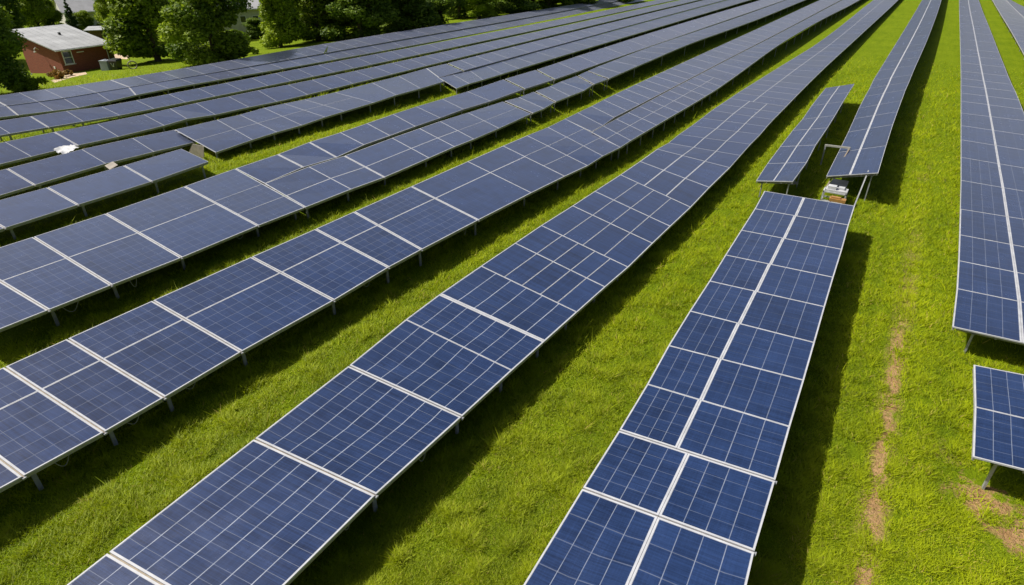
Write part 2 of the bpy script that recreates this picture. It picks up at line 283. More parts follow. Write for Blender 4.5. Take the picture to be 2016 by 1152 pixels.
# ------------------------------------------------------------------ the tables
ROWS = json.loads(r'''{"R1a":[[-63.241,13.241,1.242,-59.552,14.023,-0.123,"t"],[-63.244,15.557,1.261,-59.631,15.977,0.285,"t"],[-63.247,17.873,1.28,-59.71,17.931,0.693,"s"],[-63.25,20.189,1.299,-59.789,19.885,1.101,"d"],[-63.244,22.287,1.264,-59.769,22.082,0.995,"s"],[-63.232,24.206,1.197,-59.755,23.976,0.925,"s"],[-63.215,26.758,1.103,-59.749,26.678,0.895,"s"],[-63.209,29.785,1.068,-59.742,29.503,0.857,"d"],[-63.203,32.131,1.039,-59.739,31.728,0.844,"s"],[-63.201,34.731,1.028,-59.737,34.372,0.831,"s"],[-63.202,37.331,1.032,-59.734,37.01,0.817,"s"],[-63.202,39.931,1.032,-59.731,39.641,0.803,"s"],[-63.203,42.531,1.035,-59.729,42.268,0.791,"s"],[-63.206,45.131,1.051,-59.727,44.892,0.778,"s"],[-63.208,47.731,1.067,-59.725,47.511,0.768,"s"],[-63.211,50.331,1.083,-59.723,50.128,0.761,"s"],[-63.214,52.931,1.099,-59.722,52.742,0.755,"s"],[-63.216,55.531,1.109,-59.721,55.354,0.752,"s"],[-63.217,58.131,1.113,-59.721,57.964,0.747,"s"],[-63.216,60.731,1.11,-59.719,60.573,0.741,"s"],[-63.214,64.631,1.1,-59.717,64.48,0.732,"s"],[-63.212,68.531,1.084,-59.715,68.386,0.72,"s"],[-63.207,72.431,1.061,-59.712,72.292,0.704,"s"],[-63.202,76.331,1.032,-59.708,76.196,0.685,"s"],[-63.197,80.231,1.001,-59.704,80.1,0.664,"s"],[-63.191,84.131,0.968,-59.7,84.003,0.643,"s"],[-63.185,88.031,0.934,-59.697,87.906,0.625,"s"],[-63.178,91.931,0.898,-59.694,91.809,0.611,"s"],[-63.172,98.171,0.862,-59.692,98.051,0.6,"s"],[-63.165,104.411,0.825,-59.69,104.292,0.592,"s"],[-63.158,110.651,0.787,-59.689,110.534,0.587,"s"],[-63.152,116.891,0.754,-59.689,116.775,0.585,"s"],[-63.147,123.131,0.727,-59.689,123.016,0.585,"s"],[-63.144,129.371,0.705,-59.689,129.257,0.585,"s"],[-63.141,135.611,0.689,-59.689,135.498,0.585,"s"],[-63.139,141.851,0.679,-59.689,141.738,0.585,"s"],[-63.138,152.251,0.674,-59.689,152.139,0.585,"s"],[-63.138,162.651,0.674,-59.689,162.539,0.585,"s"],[-63.138,173.051,0.674,-59.689,172.94,0.585,"s"],[-63.138,183.451,0.674,-59.689,183.34,0.585,"s"],[-63.138,193.851,0.674,-59.689,193.74,0.585,"s"],[-63.138,204.251,0.674,-59.689,204.141,0.585,"s"],[-63.138,214.651,0.674,-59.689,214.541,0.585,"s"],[-63.138,225.051,0.674,-59.689,224.941,0.585,"s"],[-63.138,235.451,0.674,-59.689,235.341,0.585,"s"]],
"R1b":[[-59.951,15.52,1.29,-57.682,14.751,1.042,"t"],[-59.93,17.722,1.184,-57.647,17.202,0.875,"t"],[-59.909,19.924,1.078,-57.612,19.653,0.708,"d"],[-59.888,22.126,0.972,-57.577,22.104,0.541,"s"],[-59.875,24.024,0.902,-57.55,23.976,0.411,"s"],[-59.869,26.731,0.872,-57.56,26.506,0.459,"s"],[-59.861,29.562,0.833,-57.578,28.787,0.547,"d"],[-59.858,31.791,0.817,-57.581,31.876,0.561,"s"],[-59.854,34.391,0.794,-57.575,34.45,0.531,"s"],[-59.849,36.991,0.769,-57.567,37.029,0.494,"s"],[-59.844,39.591,0.745,-57.561,39.611,0.465,"s"],[-59.839,42.191,0.721,-57.553,42.195,0.425,"s"],[-59.835,44.791,0.698,-57.545,44.782,0.388,"s"],[-59.831,47.391,0.679,-57.538,47.371,0.354,"s"],[-59.828,49.991,0.663,-57.532,49.961,0.324,"s"],[-59.826,52.591,0.65,-57.526,52.553,0.297,"s"],[-59.824,55.191,0.641,-57.521,55.146,0.271,"s"],[-59.822,57.791,0.633,-57.516,57.74,0.248,"s"],[-59.82,60.391,0.623,-57.511,60.335,0.225,"s"],[-59.818,64.291,0.61,-57.506,64.231,0.201,"s"],[-59.814,68.191,0.593,-57.501,68.128,0.178,"s"],[-59.811,72.091,0.574,-57.496,72.024,0.155,"s"],[-59.806,75.991,0.551,-57.492,75.922,0.133,"s"],[-59.801,79.891,0.525,-57.488,79.82,0.113,"s"],[-59.796,83.791,0.5,-57.484,83.718,0.094,"s"],[-59.792,87.691,0.478,-57.48,87.616,0.075,"s"],[-59.789,91.591,0.461,-57.476,91.515,0.057,"s"],[-59.786,97.831,0.447,-57.472,97.754,0.038,"s"],[-59.784,104.071,0.437,-57.468,103.993,0.017,"s"],[-59.783,110.311,0.43,-57.463,110.232,-0.004,"s"],[-59.782,116.551,0.428,-57.459,116.471,-0.023,"s"],[-59.782,122.791,0.428,-57.456,122.711,-0.039,"s"],[-59.782,129.031,0.428,-57.453,128.95,-0.052,"s"],[-59.782,135.271,0.428,-57.451,135.19,-0.061,"s"],[-59.782,141.511,0.428,-57.45,141.429,-0.067,"s"],[-59.782,151.911,0.428,-57.449,151.829,-0.07,"s"],[-59.782,162.311,0.428,-57.449,162.229,-0.07,"s"],[-59.782,172.711,0.428,-57.449,172.628,-0.07,"s"],[-59.782,183.111,0.428,-57.449,183.028,-0.07,"s"],[-59.782,193.511,0.428,-57.449,193.428,-0.07,"s"],[-59.782,203.911,0.428,-57.449,203.828,-0.07,"s"],[-59.782,214.311,0.428,-57.449,214.228,-0.07,"s"],[-59.782,224.711,0.428,-57.449,224.628,-0.07,"s"],[-59.782,235.111,0.428,-57.449,235.028,-0.07,"s"]],
"R2":[[-53.91,14.3,1.443,-51.788,14.446,0.912,"t"],[-53.888,16.705,1.336,-51.767,16.808,0.817,"t"],[-53.866,19.11,1.229,-51.746,19.17,0.722,"d"],[-53.844,21.515,1.122,-51.725,21.532,0.627,"s"],[-53.807,24.049,0.95,-51.7,24.208,0.521,"s"],[-53.798,26.842,0.911,-51.692,26.947,0.486,"s"],[-53.796,29.642,0.902,-51.686,29.739,0.463,"s"],[-53.795,32.442,0.897,-51.681,32.533,0.438,"s"],[-53.793,35.242,0.887,-51.674,35.327,0.409,"s"],[-53.793,38.042,0.885,-51.668,38.122,0.385,"s"],[-53.792,40.842,0.881,-51.663,40.918,0.363,"s"],[-53.79,43.642,0.873,-51.659,43.714,0.343,"s"],[-53.788,46.442,0.863,-51.654,46.512,0.325,"s"],[-53.785,49.242,0.851,-51.651,49.309,0.31,"s"],[-53.782,52.042,0.836,-51.648,52.107,0.299,"s"],[-53.778,54.842,0.817,-51.647,54.905,0.292,"s"],[-53.773,57.642,0.795,-51.645,57.703,0.284,"s"],[-53.768,60.442,0.772,-51.643,60.502,0.276,"s"],[-53.763,64.642,0.748,-51.641,64.701,0.267,"s"],[-53.758,68.842,0.725,-51.639,68.9,0.258,"s"],[-53.753,73.042,0.701,-51.637,73.099,0.248,"s"],[-53.748,77.242,0.678,-51.634,77.299,0.238,"s"],[-53.743,81.442,0.655,-51.632,81.498,0.228,"s"],[-53.739,85.642,0.632,-51.629,85.697,0.217,"s"],[-53.733,89.842,0.608,-51.626,89.897,0.205,"s"],[-53.728,94.042,0.583,-51.623,94.097,0.192,"s"],[-53.722,100.762,0.556,-51.621,100.816,0.18,"s"],[-53.717,107.482,0.532,-51.618,107.536,0.17,"s"],[-53.712,114.202,0.511,-51.616,114.256,0.161,"s"],[-53.709,120.922,0.493,-51.615,120.976,0.153,"s"],[-53.706,127.642,0.479,-51.613,127.696,0.148,"s"],[-53.704,134.362,0.471,-51.613,134.415,0.146,"s"],[-53.703,141.082,0.467,-51.613,141.135,0.145,"s"],[-53.703,152.282,0.467,-51.613,152.335,0.145,"s"],[-53.703,163.482,0.467,-51.613,163.535,0.145,"s"],[-53.703,174.682,0.467,-51.613,174.735,0.145,"s"],[-53.703,185.882,0.467,-51.613,185.935,0.145,"s"],[-53.703,197.082,0.467,-51.613,197.135,0.145,"s"],[-53.703,208.282,0.467,-51.613,208.335,0.145,"s"],[-53.703,219.482,0.467,-51.613,219.535,0.145,"s"],[-53.703,230.682,0.467,-51.613,230.735,0.145,"s"],[-53.703,241.882,0.467,-51.613,241.935,0.145,"s"]],
"R3":[[-48.429,9.437,1.211,-45.815,9.926,0.528,"t"],[-48.42,12.35,1.174,-45.819,12.701,0.546,"t"],[-48.411,15.263,1.137,-45.823,15.476,0.564,"s"],[-48.402,18.176,1.1,-45.827,18.251,0.582,"d"],[-48.386,20.977,1.031,-45.813,20.909,0.526,"s"],[-48.376,24.345,0.988,-45.818,24.289,0.547,"s"],[-48.379,26.458,1.001,-45.84,26.126,0.633,"s"],[-48.378,28.666,1.0,-45.797,28.474,0.468,"s"],[-48.371,31.644,0.969,-45.787,31.561,0.429,"s"],[-48.366,34.586,0.947,-45.764,34.395,0.341,"s"],[-48.348,37.86,0.874,-45.759,37.737,0.32,"s"],[-48.342,40.66,0.845,-45.759,40.55,0.323,"s"],[-48.338,43.46,0.829,-45.761,43.361,0.328,"s"],[-48.332,46.26,0.805,-45.761,46.17,0.33,"s"],[-48.329,49.06,0.792,-45.763,48.978,0.338,"s"],[-48.328,51.86,0.786,-45.766,51.784,0.347,"s"],[-48.326,54.66,0.78,-45.768,54.59,0.355,"s"],[-48.324,57.46,0.773,-45.77,57.395,0.364,"s"],[-48.323,60.26,0.766,-45.772,60.199,0.373,"s"],[-48.321,64.46,0.759,-45.775,64.403,0.382,"s"],[-48.319,68.66,0.752,-45.777,68.605,0.392,"s"],[-48.318,72.86,0.744,-45.78,72.808,0.401,"s"],[-48.316,77.06,0.737,-45.783,77.01,0.412,"s"],[-48.314,81.26,0.729,-45.785,81.212,0.422,"s"],[-48.312,85.46,0.721,-45.788,85.413,0.433,"s"],[-48.31,89.66,0.712,-45.791,89.615,0.443,"s"],[-48.308,93.86,0.704,-45.793,93.816,0.452,"s"],[-48.306,100.58,0.697,-45.795,100.537,0.459,"s"],[-48.305,107.3,0.691,-45.797,107.258,0.465,"s"],[-48.304,114.02,0.686,-45.798,113.978,0.47,"s"],[-48.303,120.74,0.682,-45.799,120.699,0.473,"s"],[-48.302,127.46,0.68,-45.799,127.419,0.473,"s"],[-48.302,134.18,0.68,-45.799,134.14,0.473,"s"],[-48.302,140.9,0.68,-45.799,140.86,0.473,"s"],[-48.302,152.1,0.68,-45.799,152.061,0.473,"s"],[-48.302,163.3,0.68,-45.799,163.261,0.473,"s"],[-48.302,174.5,0.68,-45.799,174.461,0.473,"s"],[-48.302,185.7,0.68,-45.799,185.661,0.473,"s"],[-48.302,196.9,0.68,-45.799,196.861,0.473,"s"],[-48.302,208.1,0.68,-45.799,208.061,0.473,"s"],[-48.302,219.3,0.68,-45.799,219.262,0.473,"s"],[-48.302,230.5,0.68,-45.799,230.462,0.473,"s"],[-48.302,241.7,0.68,-45.799,241.662,0.473,"s"]],
"R4":[[-42.616,4.793,0.907,-39.862,5.205,0.326,"t"],[-42.634,8.907,0.975,-39.9,9.152,0.45,"t"],[-42.652,13.021,1.043,-39.938,13.099,0.574,"d"],[-42.67,17.135,1.111,-39.976,17.046,0.698,"s"],[-42.654,20.305,1.05,-39.961,20.05,0.651,"s"],[-42.624,23.22,0.936,-39.94,22.974,0.579,"d"]],
"R4x":[[-42.027,22.895,1.098,-36.671,22.176,0.595,"d"],[-42.019,26.183,1.069,-36.708,25.048,0.713,"s"],[-42.012,28.056,1.043,-36.721,27.084,0.753,"s"],[-42.028,30.278,1.102,-36.717,29.289,0.74,"s"],[-42.016,32.207,1.057,-36.748,31.572,0.837,"s"],[-41.998,34.248,0.991,-36.756,33.559,0.863,"s"],[-41.989,37.594,0.961,-36.767,36.78,0.898,"s"],[-42.0,42.168,1.0,-36.795,39.587,0.986,"s"],[-42.002,45.785,1.008,-36.791,42.784,0.972,"s"],[-42.026,50.035,1.096,-36.806,46.163,1.02,"d"]],
"R4y":[[-42.316,50.38,1.017,-38.993,48.153,0.818,"d"],[-42.313,53.748,1.005,-39.002,52.142,0.847,"g"],[-42.318,56.091,1.023,-39.004,54.463,0.852,"s"],[-42.322,59.091,1.038,-39.007,57.585,0.861,"s"],[-42.325,62.091,1.048,-39.01,60.689,0.873,"s"],[-42.328,66.591,1.06,-39.013,65.277,0.884,"s"],[-42.331,71.091,1.07,-39.017,69.852,0.897,"s"],[-42.332,75.591,1.076,-39.021,74.416,0.91,"s"],[-42.334,80.091,1.082,-39.025,78.97,0.923,"s"],[-42.335,84.591,1.088,-39.029,83.516,0.935,"s"],[-42.337,89.091,1.092,-39.032,88.055,0.947,"s"],[-42.338,93.591,1.096,-39.035,92.588,0.957,"s"],[-42.338,100.791,1.099,-39.038,99.817,0.968,"s"],[-42.339,107.991,1.101,-39.041,107.041,0.977,"s"],[-42.339,115.191,1.102,-39.044,114.261,0.987,"s"],[-42.339,122.391,1.102,-39.046,121.478,0.995,"s"],[-42.339,129.591,1.102,-39.049,128.693,1.002,"s"],[-42.339,136.791,1.102,-39.05,135.906,1.008,"s"],[-42.339,143.991,1.102,-39.052,143.116,1.012,"s"],[-42.339,155.991,1.102,-39.052,155.126,1.015,"s"],[-42.339,167.991,1.102,-39.053,167.133,1.016,"s"],[-42.339,179.991,1.102,-39.053,179.14,1.017,"s"],[-42.339,191.991,1.102,-39.053,191.145,1.017,"s"],[-42.339,203.991,1.102,-39.053,203.15,1.017,"s"],[-42.339,215.991,1.102,-39.053,215.154,1.017,"s"],[-42.339,227.991,1.102,-39.053,227.158,1.017,"s"],[-42.339,239.991,1.102,-39.053,239.16,1.017,"s"]],
"R5":[[-37.56,2.399,1.024,-33.961,2.831,0.724,"t"],[-37.556,5.873,1.012,-33.975,6.084,0.766,"t"],[-37.552,9.347,1.0,-33.989,9.337,0.808,"d"],[-37.548,12.821,0.988,-34.003,12.59,0.85,"d"],[-37.562,16.935,1.033,-34.02,16.478,0.898,"d"],[-37.581,20.555,1.095,-34.068,20.019,1.039,"s"]],
"R5x":[[-38.95,48.174,0.781,-34.847,45.458,0.73,"s"],[-38.938,50.345,0.739,-34.871,47.485,0.8,"s"],[-38.919,53.2,0.678,-34.864,49.698,0.779,"s"],[-38.926,56.2,0.701,-34.868,53.008,0.79,"s"],[-38.931,59.2,0.717,-34.873,56.273,0.807,"s"],[-38.932,62.2,0.722,-34.875,59.497,0.813,"s"],[-38.942,66.7,0.753,-34.878,64.188,0.823,"s"],[-38.945,71.2,0.764,-34.881,68.851,0.83,"s"],[-38.948,75.7,0.775,-34.882,73.488,0.834,"s"],[-38.951,80.2,0.785,-34.883,78.106,0.837,"s"],[-38.954,84.7,0.795,-34.883,82.705,0.836,"s"],[-38.957,89.2,0.803,-34.883,87.29,0.835,"s"],[-38.959,93.7,0.811,-34.883,91.862,0.837,"s"],[-38.962,100.9,0.819,-34.885,99.123,0.842,"s"],[-38.963,108.1,0.825,-34.887,106.375,0.847,"s"],[-38.965,115.3,0.831,-34.888,113.62,0.852,"s"],[-38.967,122.5,0.837,-34.89,120.857,0.855,"s"],[-38.968,129.7,0.841,-34.891,128.089,0.858,"s"],[-38.969,136.9,0.845,-34.891,135.316,0.861,"s"],[-38.97,144.1,0.848,-34.892,142.539,0.862,"s"],[-38.971,156.1,0.849,-34.892,154.559,0.862,"s"],[-38.971,168.1,0.85,-34.892,166.576,0.862,"s"],[-38.971,180.1,0.85,-34.892,178.59,0.862,"s"],[-38.971,192.1,0.85,-34.892,190.602,0.862,"s"],[-38.971,204.1,0.85,-34.892,202.612,0.862,"s"],[-38.971,216.1,0.85,-34.892,214.621,0.862,"s"],[-38.971,228.1,0.85,-34.892,226.628,0.862,"s"],[-38.971,240.1,0.85,-34.892,238.635,0.862,"s"]],
"A":[[-30.471,4.116,1.313,-23.784,4.515,1.109,"d"],[-30.466,6.652,1.297,-23.772,6.702,1.085,"d"],[-30.843,9.303,1.14,-23.837,8.918,1.024,"d"],[-31.224,12.566,1.0,-23.894,11.81,0.946,"d"],[-31.636,16.92,0.938,-23.981,15.691,0.928,"d"],[-32.045,20.356,0.874,-24.037,18.53,0.848,"d"]],
"A1":[[-32.045,20.356,0.873,-29.013,19.962,0.666,"d"],[-32.059,23.406,0.912,-29.072,22.782,0.813,"d"],[-32.102,25.975,1.033,-29.033,25.358,0.717,"d"],[-32.1,28.687,1.029,-29.097,27.848,0.875,"s"],[-32.117,31.274,1.076,-29.1,30.323,0.884,"s"],[-32.139,34.056,1.137,-29.112,32.99,0.914,"s"],[-32.147,36.747,1.161,-29.109,35.833,0.906,"s"],[-32.137,39.983,1.132,-29.124,38.776,0.944,"s"],[-32.126,43.487,1.1,-29.092,42.474,0.863,"s"],[-32.153,49.264,1.178,-29.106,47.835,0.899,"g"],[-32.137,55.094,1.131,-29.078,53.322,0.828,"g"],[-32.147,59.734,1.161,-29.074,58.157,0.818,"s"],[-32.165,64.374,1.211,-29.077,62.962,0.825,"s"],[-32.176,71.334,1.241,-29.071,70.063,0.811,"s"],[-32.187,78.294,1.274,-29.068,77.142,0.803,"s"],[-32.193,85.255,1.29,-29.061,84.204,0.786,"s"],[-32.193,92.215,1.289,-29.054,91.25,0.768,"s"],[-32.186,103.351,1.271,-29.045,102.46,0.747,"s"],[-32.177,114.487,1.244,-29.035,113.658,0.722,"s"],[-32.164,125.624,1.208,-29.025,124.848,0.697,"s"],[-32.15,136.76,1.168,-29.017,136.029,0.677,"s"],[-32.139,147.896,1.138,-29.013,147.204,0.667,"s"],[-32.133,166.456,1.12,-29.013,165.797,0.666,"s"],[-32.13,185.017,1.112,-29.013,184.385,0.666,"s"],[-32.13,203.577,1.112,-29.013,202.969,0.666,"s"],[-32.13,222.138,1.112,-29.013,221.549,0.666,"s"],[-32.13,240.698,1.112,-29.013,240.126,0.666,"s"]],
"A2":[[-28.415,19.549,0.902,-24.037,18.53,0.848,"d"],[-28.445,22.685,0.975,-24.02,21.654,0.813,"s"],[-28.409,25.447,0.889,-23.981,24.212,0.733,"d"],[-28.433,29.812,0.946,-23.997,28.23,0.766,"s"],[-28.429,32.64,0.937,-24.016,30.849,0.805,"s"],[-28.425,34.967,0.926,-24.006,32.996,0.784,"s"],[-28.393,38.371,0.85,-24.018,36.086,0.808,"s"],[-28.357,43.372,0.76,-24.061,40.701,0.899,"g"],[-28.313,45.704,0.653,-24.056,42.567,0.888,"s"],[-28.32,48.377,0.672,-24.122,44.468,1.025,"g"],[-28.307,51.126,0.64,-24.116,47.041,1.013,"s"],[-28.33,53.229,0.696,-24.11,49.69,1.001,"s"],[-28.329,56.76,0.694,-24.193,51.653,1.174,"g"],[-28.367,59.036,0.785,-24.176,54.833,1.138,"g"],[-28.394,61.549,0.852,-24.195,57.79,1.178,"s"],[-28.408,65.317,0.887,-24.219,61.937,1.227,"s"],[-28.425,69.086,0.928,-24.236,66.026,1.263,"s"],[-28.435,72.855,0.952,-24.262,70.068,1.318,"s"],[-28.439,76.623,0.961,-24.281,74.069,1.357,"s"],[-28.437,80.392,0.955,-24.289,78.035,1.375,"s"],[-28.431,84.161,0.943,-24.285,81.971,1.366,"s"],[-28.423,87.929,0.922,-24.269,85.882,1.332,"s"],[-28.412,91.698,0.895,-24.245,89.772,1.283,"s"],[-28.399,97.728,0.864,-24.219,95.905,1.228,"s"],[-28.388,103.758,0.837,-24.191,102.022,1.17,"s"],[-28.378,109.787,0.813,-24.169,108.127,1.124,"s"],[-28.37,115.817,0.793,-24.154,114.22,1.093,"s"],[-28.364,121.847,0.779,-24.149,120.303,1.083,"s"],[-28.361,127.877,0.771,-24.154,126.379,1.091,"s"],[-28.36,133.907,0.768,-24.162,132.448,1.108,"s"],[-28.36,139.937,0.768,-24.168,138.511,1.121,"s"],[-28.36,145.966,0.768,-24.173,144.568,1.132,"s"],[-28.36,156.016,0.768,-24.176,154.642,1.139,"s"],[-28.36,166.066,0.768,-24.178,164.712,1.143,"s"],[-28.36,176.116,0.768,-24.179,174.779,1.144,"s"],[-28.36,186.165,0.768,-24.179,184.843,1.144,"s"],[-28.36,196.215,0.768,-24.179,194.906,1.144,"s"],[-28.36,206.265,0.768,-24.179,204.966,1.144,"s"],[-28.36,216.315,0.768,-24.179,215.025,1.144,"s"],[-28.36,226.364,0.768,-24.179,225.082,1.144,"s"],[-28.36,236.414,0.768,-24.179,235.138,1.144,"s"]],
"B":[[-20.753,0.366,1.363,-15.977,0.656,1.07,"d"],[-20.752,2.303,1.361,-15.943,2.581,1.024,"d"],[-20.751,4.24,1.359,-15.909,4.506,0.978,"d"],[-20.75,6.006,1.359,-15.909,6.204,0.978,"d"],[-20.749,8.836,1.356,-15.928,8.83,1.004,"d"],[-20.737,12.962,1.334,-15.893,12.754,0.956,"d"],[-20.706,16.289,1.311,-15.812,15.64,1.07,"d"],[-20.689,18.639,1.312,-15.678,17.542,1.111,"d"],[-20.663,22.738,1.299,-15.491,21.439,1.08,"d"],[-20.634,27.689,1.277,-15.283,25.932,1.021,"s"],[-20.608,31.405,1.262,-15.082,29.254,0.969,"s"],[-20.575,34.259,1.237,-14.884,31.732,0.923,"s"],[-20.525,36.959,1.178,-14.79,33.612,1.019,"s"],[-20.529,39.445,1.219,-14.619,35.854,1.01,"s"]],
"B1":[[-20.529,39.445,1.219,-17.597,37.814,1.119,"s"],[-20.54,41.475,1.239,-17.604,39.607,1.13,"s"],[-20.55,43.82,1.258,-17.681,41.648,1.251,"s"],[-20.574,46.055,1.301,-17.674,44.038,1.239,"s"],[-20.587,48.291,1.325,-17.668,46.43,1.231,"s"],[-20.594,50.527,1.339,-17.666,48.8,1.227,"s"],[-20.604,52.763,1.356,-17.663,51.149,1.222,"s"],[-20.611,54.999,1.37,-17.661,53.481,1.219,"s"],[-20.614,57.234,1.376,-17.66,55.799,1.218,"s"],[-20.618,59.47,1.383,-17.661,58.104,1.219,"s"],[-20.622,61.706,1.39,-17.662,60.399,1.22,"s"],[-20.625,65.06,1.397,-17.662,63.803,1.221,"s"],[-20.629,68.413,1.403,-17.662,67.2,1.22,"s"],[-20.632,71.767,1.409,-17.661,70.59,1.218,"s"],[-20.635,75.121,1.415,-17.659,73.974,1.215,"s"],[-20.637,78.475,1.419,-17.656,77.354,1.211,"s"],[-20.639,81.828,1.422,-17.652,80.73,1.206,"s"],[-20.64,85.182,1.424,-17.648,84.103,1.198,"s"],[-20.641,88.536,1.426,-17.643,87.473,1.191,"s"],[-20.643,91.89,1.43,-17.64,90.84,1.186,"s"],[-20.647,97.255,1.437,-17.638,96.218,1.183,"s"],[-20.652,102.621,1.445,-17.637,101.594,1.182,"s"],[-20.658,107.987,1.456,-17.638,106.968,1.183,"s"],[-20.665,113.353,1.469,-17.639,112.341,1.185,"s"],[-20.673,118.719,1.484,-17.643,117.713,1.19,"s"],[-20.681,124.085,1.5,-17.647,123.085,1.197,"s"],[-20.691,129.451,1.518,-17.651,128.455,1.204,"s"],[-20.699,134.817,1.533,-17.656,133.825,1.211,"s"],[-20.706,140.183,1.546,-17.66,139.194,1.218,"s"],[-20.712,149.126,1.557,-17.664,148.14,1.223,"s"],[-20.717,158.07,1.566,-17.667,157.085,1.228,"s"],[-20.72,167.013,1.572,-17.669,166.03,1.232,"s"],[-20.723,175.956,1.576,-17.671,174.975,1.235,"s"],[-20.723,184.899,1.577,-17.672,183.92,1.236,"s"],[-20.723,193.843,1.577,-17.672,192.864,1.236,"s"],[-20.723,202.786,1.577,-17.672,201.809,1.236,"s"],[-20.723,211.729,1.577,-17.672,210.753,1.236,"s"],[-20.723,220.672,1.577,-17.672,219.697,1.236,"s"],[-20.723,229.616,1.577,-17.672,228.641,1.236,"s"],[-20.723,238.559,1.577,-17.672,237.584,1.236,"s"]],
"B2":[[-17.406,37.409,1.207,-14.619,35.854,1.011,"s"],[-17.402,39.233,1.201,-14.632,37.563,1.028,"s"],[-17.409,41.433,1.212,-14.623,39.892,1.016,"s"],[-17.417,43.633,1.224,-14.61,42.203,0.999,"s"],[-17.423,45.833,1.232,-14.601,44.496,0.987,"s"],[-17.429,48.033,1.243,-14.585,46.776,0.967,"s"],[-17.435,50.233,1.251,-14.572,49.043,0.951,"s"],[-17.438,52.433,1.257,-14.562,51.301,0.938,"s"],[-17.441,54.633,1.26,-14.556,53.55,0.931,"s"],[-17.442,56.833,1.262,-14.555,55.791,0.93,"s"],[-17.441,59.033,1.261,-14.569,58.027,0.947,"s"],[-17.441,61.233,1.26,-14.597,60.257,0.983,"s"],[-17.439,64.533,1.258,-14.64,63.582,1.037,"s"],[-17.437,67.833,1.254,-14.693,66.904,1.105,"s"],[-17.433,71.133,1.249,-14.748,70.222,1.175,"s"],[-17.429,74.433,1.243,-14.803,73.538,1.244,"s"],[-17.424,77.733,1.235,-14.856,76.851,1.311,"s"],[-17.419,81.033,1.226,-14.898,80.162,1.365,"s"],[-17.412,84.333,1.215,-14.93,83.472,1.405,"s"],[-17.405,87.633,1.206,-14.952,86.78,1.433,"s"],[-17.4,90.933,1.198,-14.964,90.087,1.448,"s"],[-17.396,96.213,1.191,-14.968,95.373,1.454,"s"],[-17.393,101.493,1.186,-14.966,100.658,1.451,"s"],[-17.39,106.773,1.183,-14.956,105.942,1.439,"s"],[-17.389,112.053,1.181,-14.939,111.226,1.417,"s"],[-17.39,117.333,1.182,-14.914,116.509,1.386,"s"],[-17.391,122.613,1.184,-14.881,121.792,1.344,"s"],[-17.392,127.893,1.185,-14.84,127.074,1.292,"s"],[-17.393,133.173,1.187,-14.794,132.356,1.233,"s"],[-17.394,138.453,1.189,-14.744,137.637,1.169,"s"],[-17.395,143.733,1.19,-14.696,142.919,1.109,"s"],[-17.396,152.533,1.191,-14.655,151.72,1.056,"s"],[-17.396,161.333,1.192,-14.619,160.521,1.011,"s"],[-17.397,170.133,1.193,-14.59,169.322,0.974,"s"],[-17.397,178.933,1.193,-14.567,178.123,0.944,"s"],[-17.397,187.733,1.193,-14.553,186.923,0.927,"s"],[-17.397,196.533,1.193,-14.55,195.724,0.923,"s"],[-17.397,205.333,1.193,-14.55,204.524,0.923,"s"],[-17.397,214.133,1.193,-14.55,213.324,0.923,"s"],[-17.397,222.933,1.193,-14.55,222.125,0.923,"s"],[-17.397,231.733,1.193,-14.55,230.925,0.923,"s"],[-17.397,240.533,1.193,-14.55,239.725,0.923,"s"]],
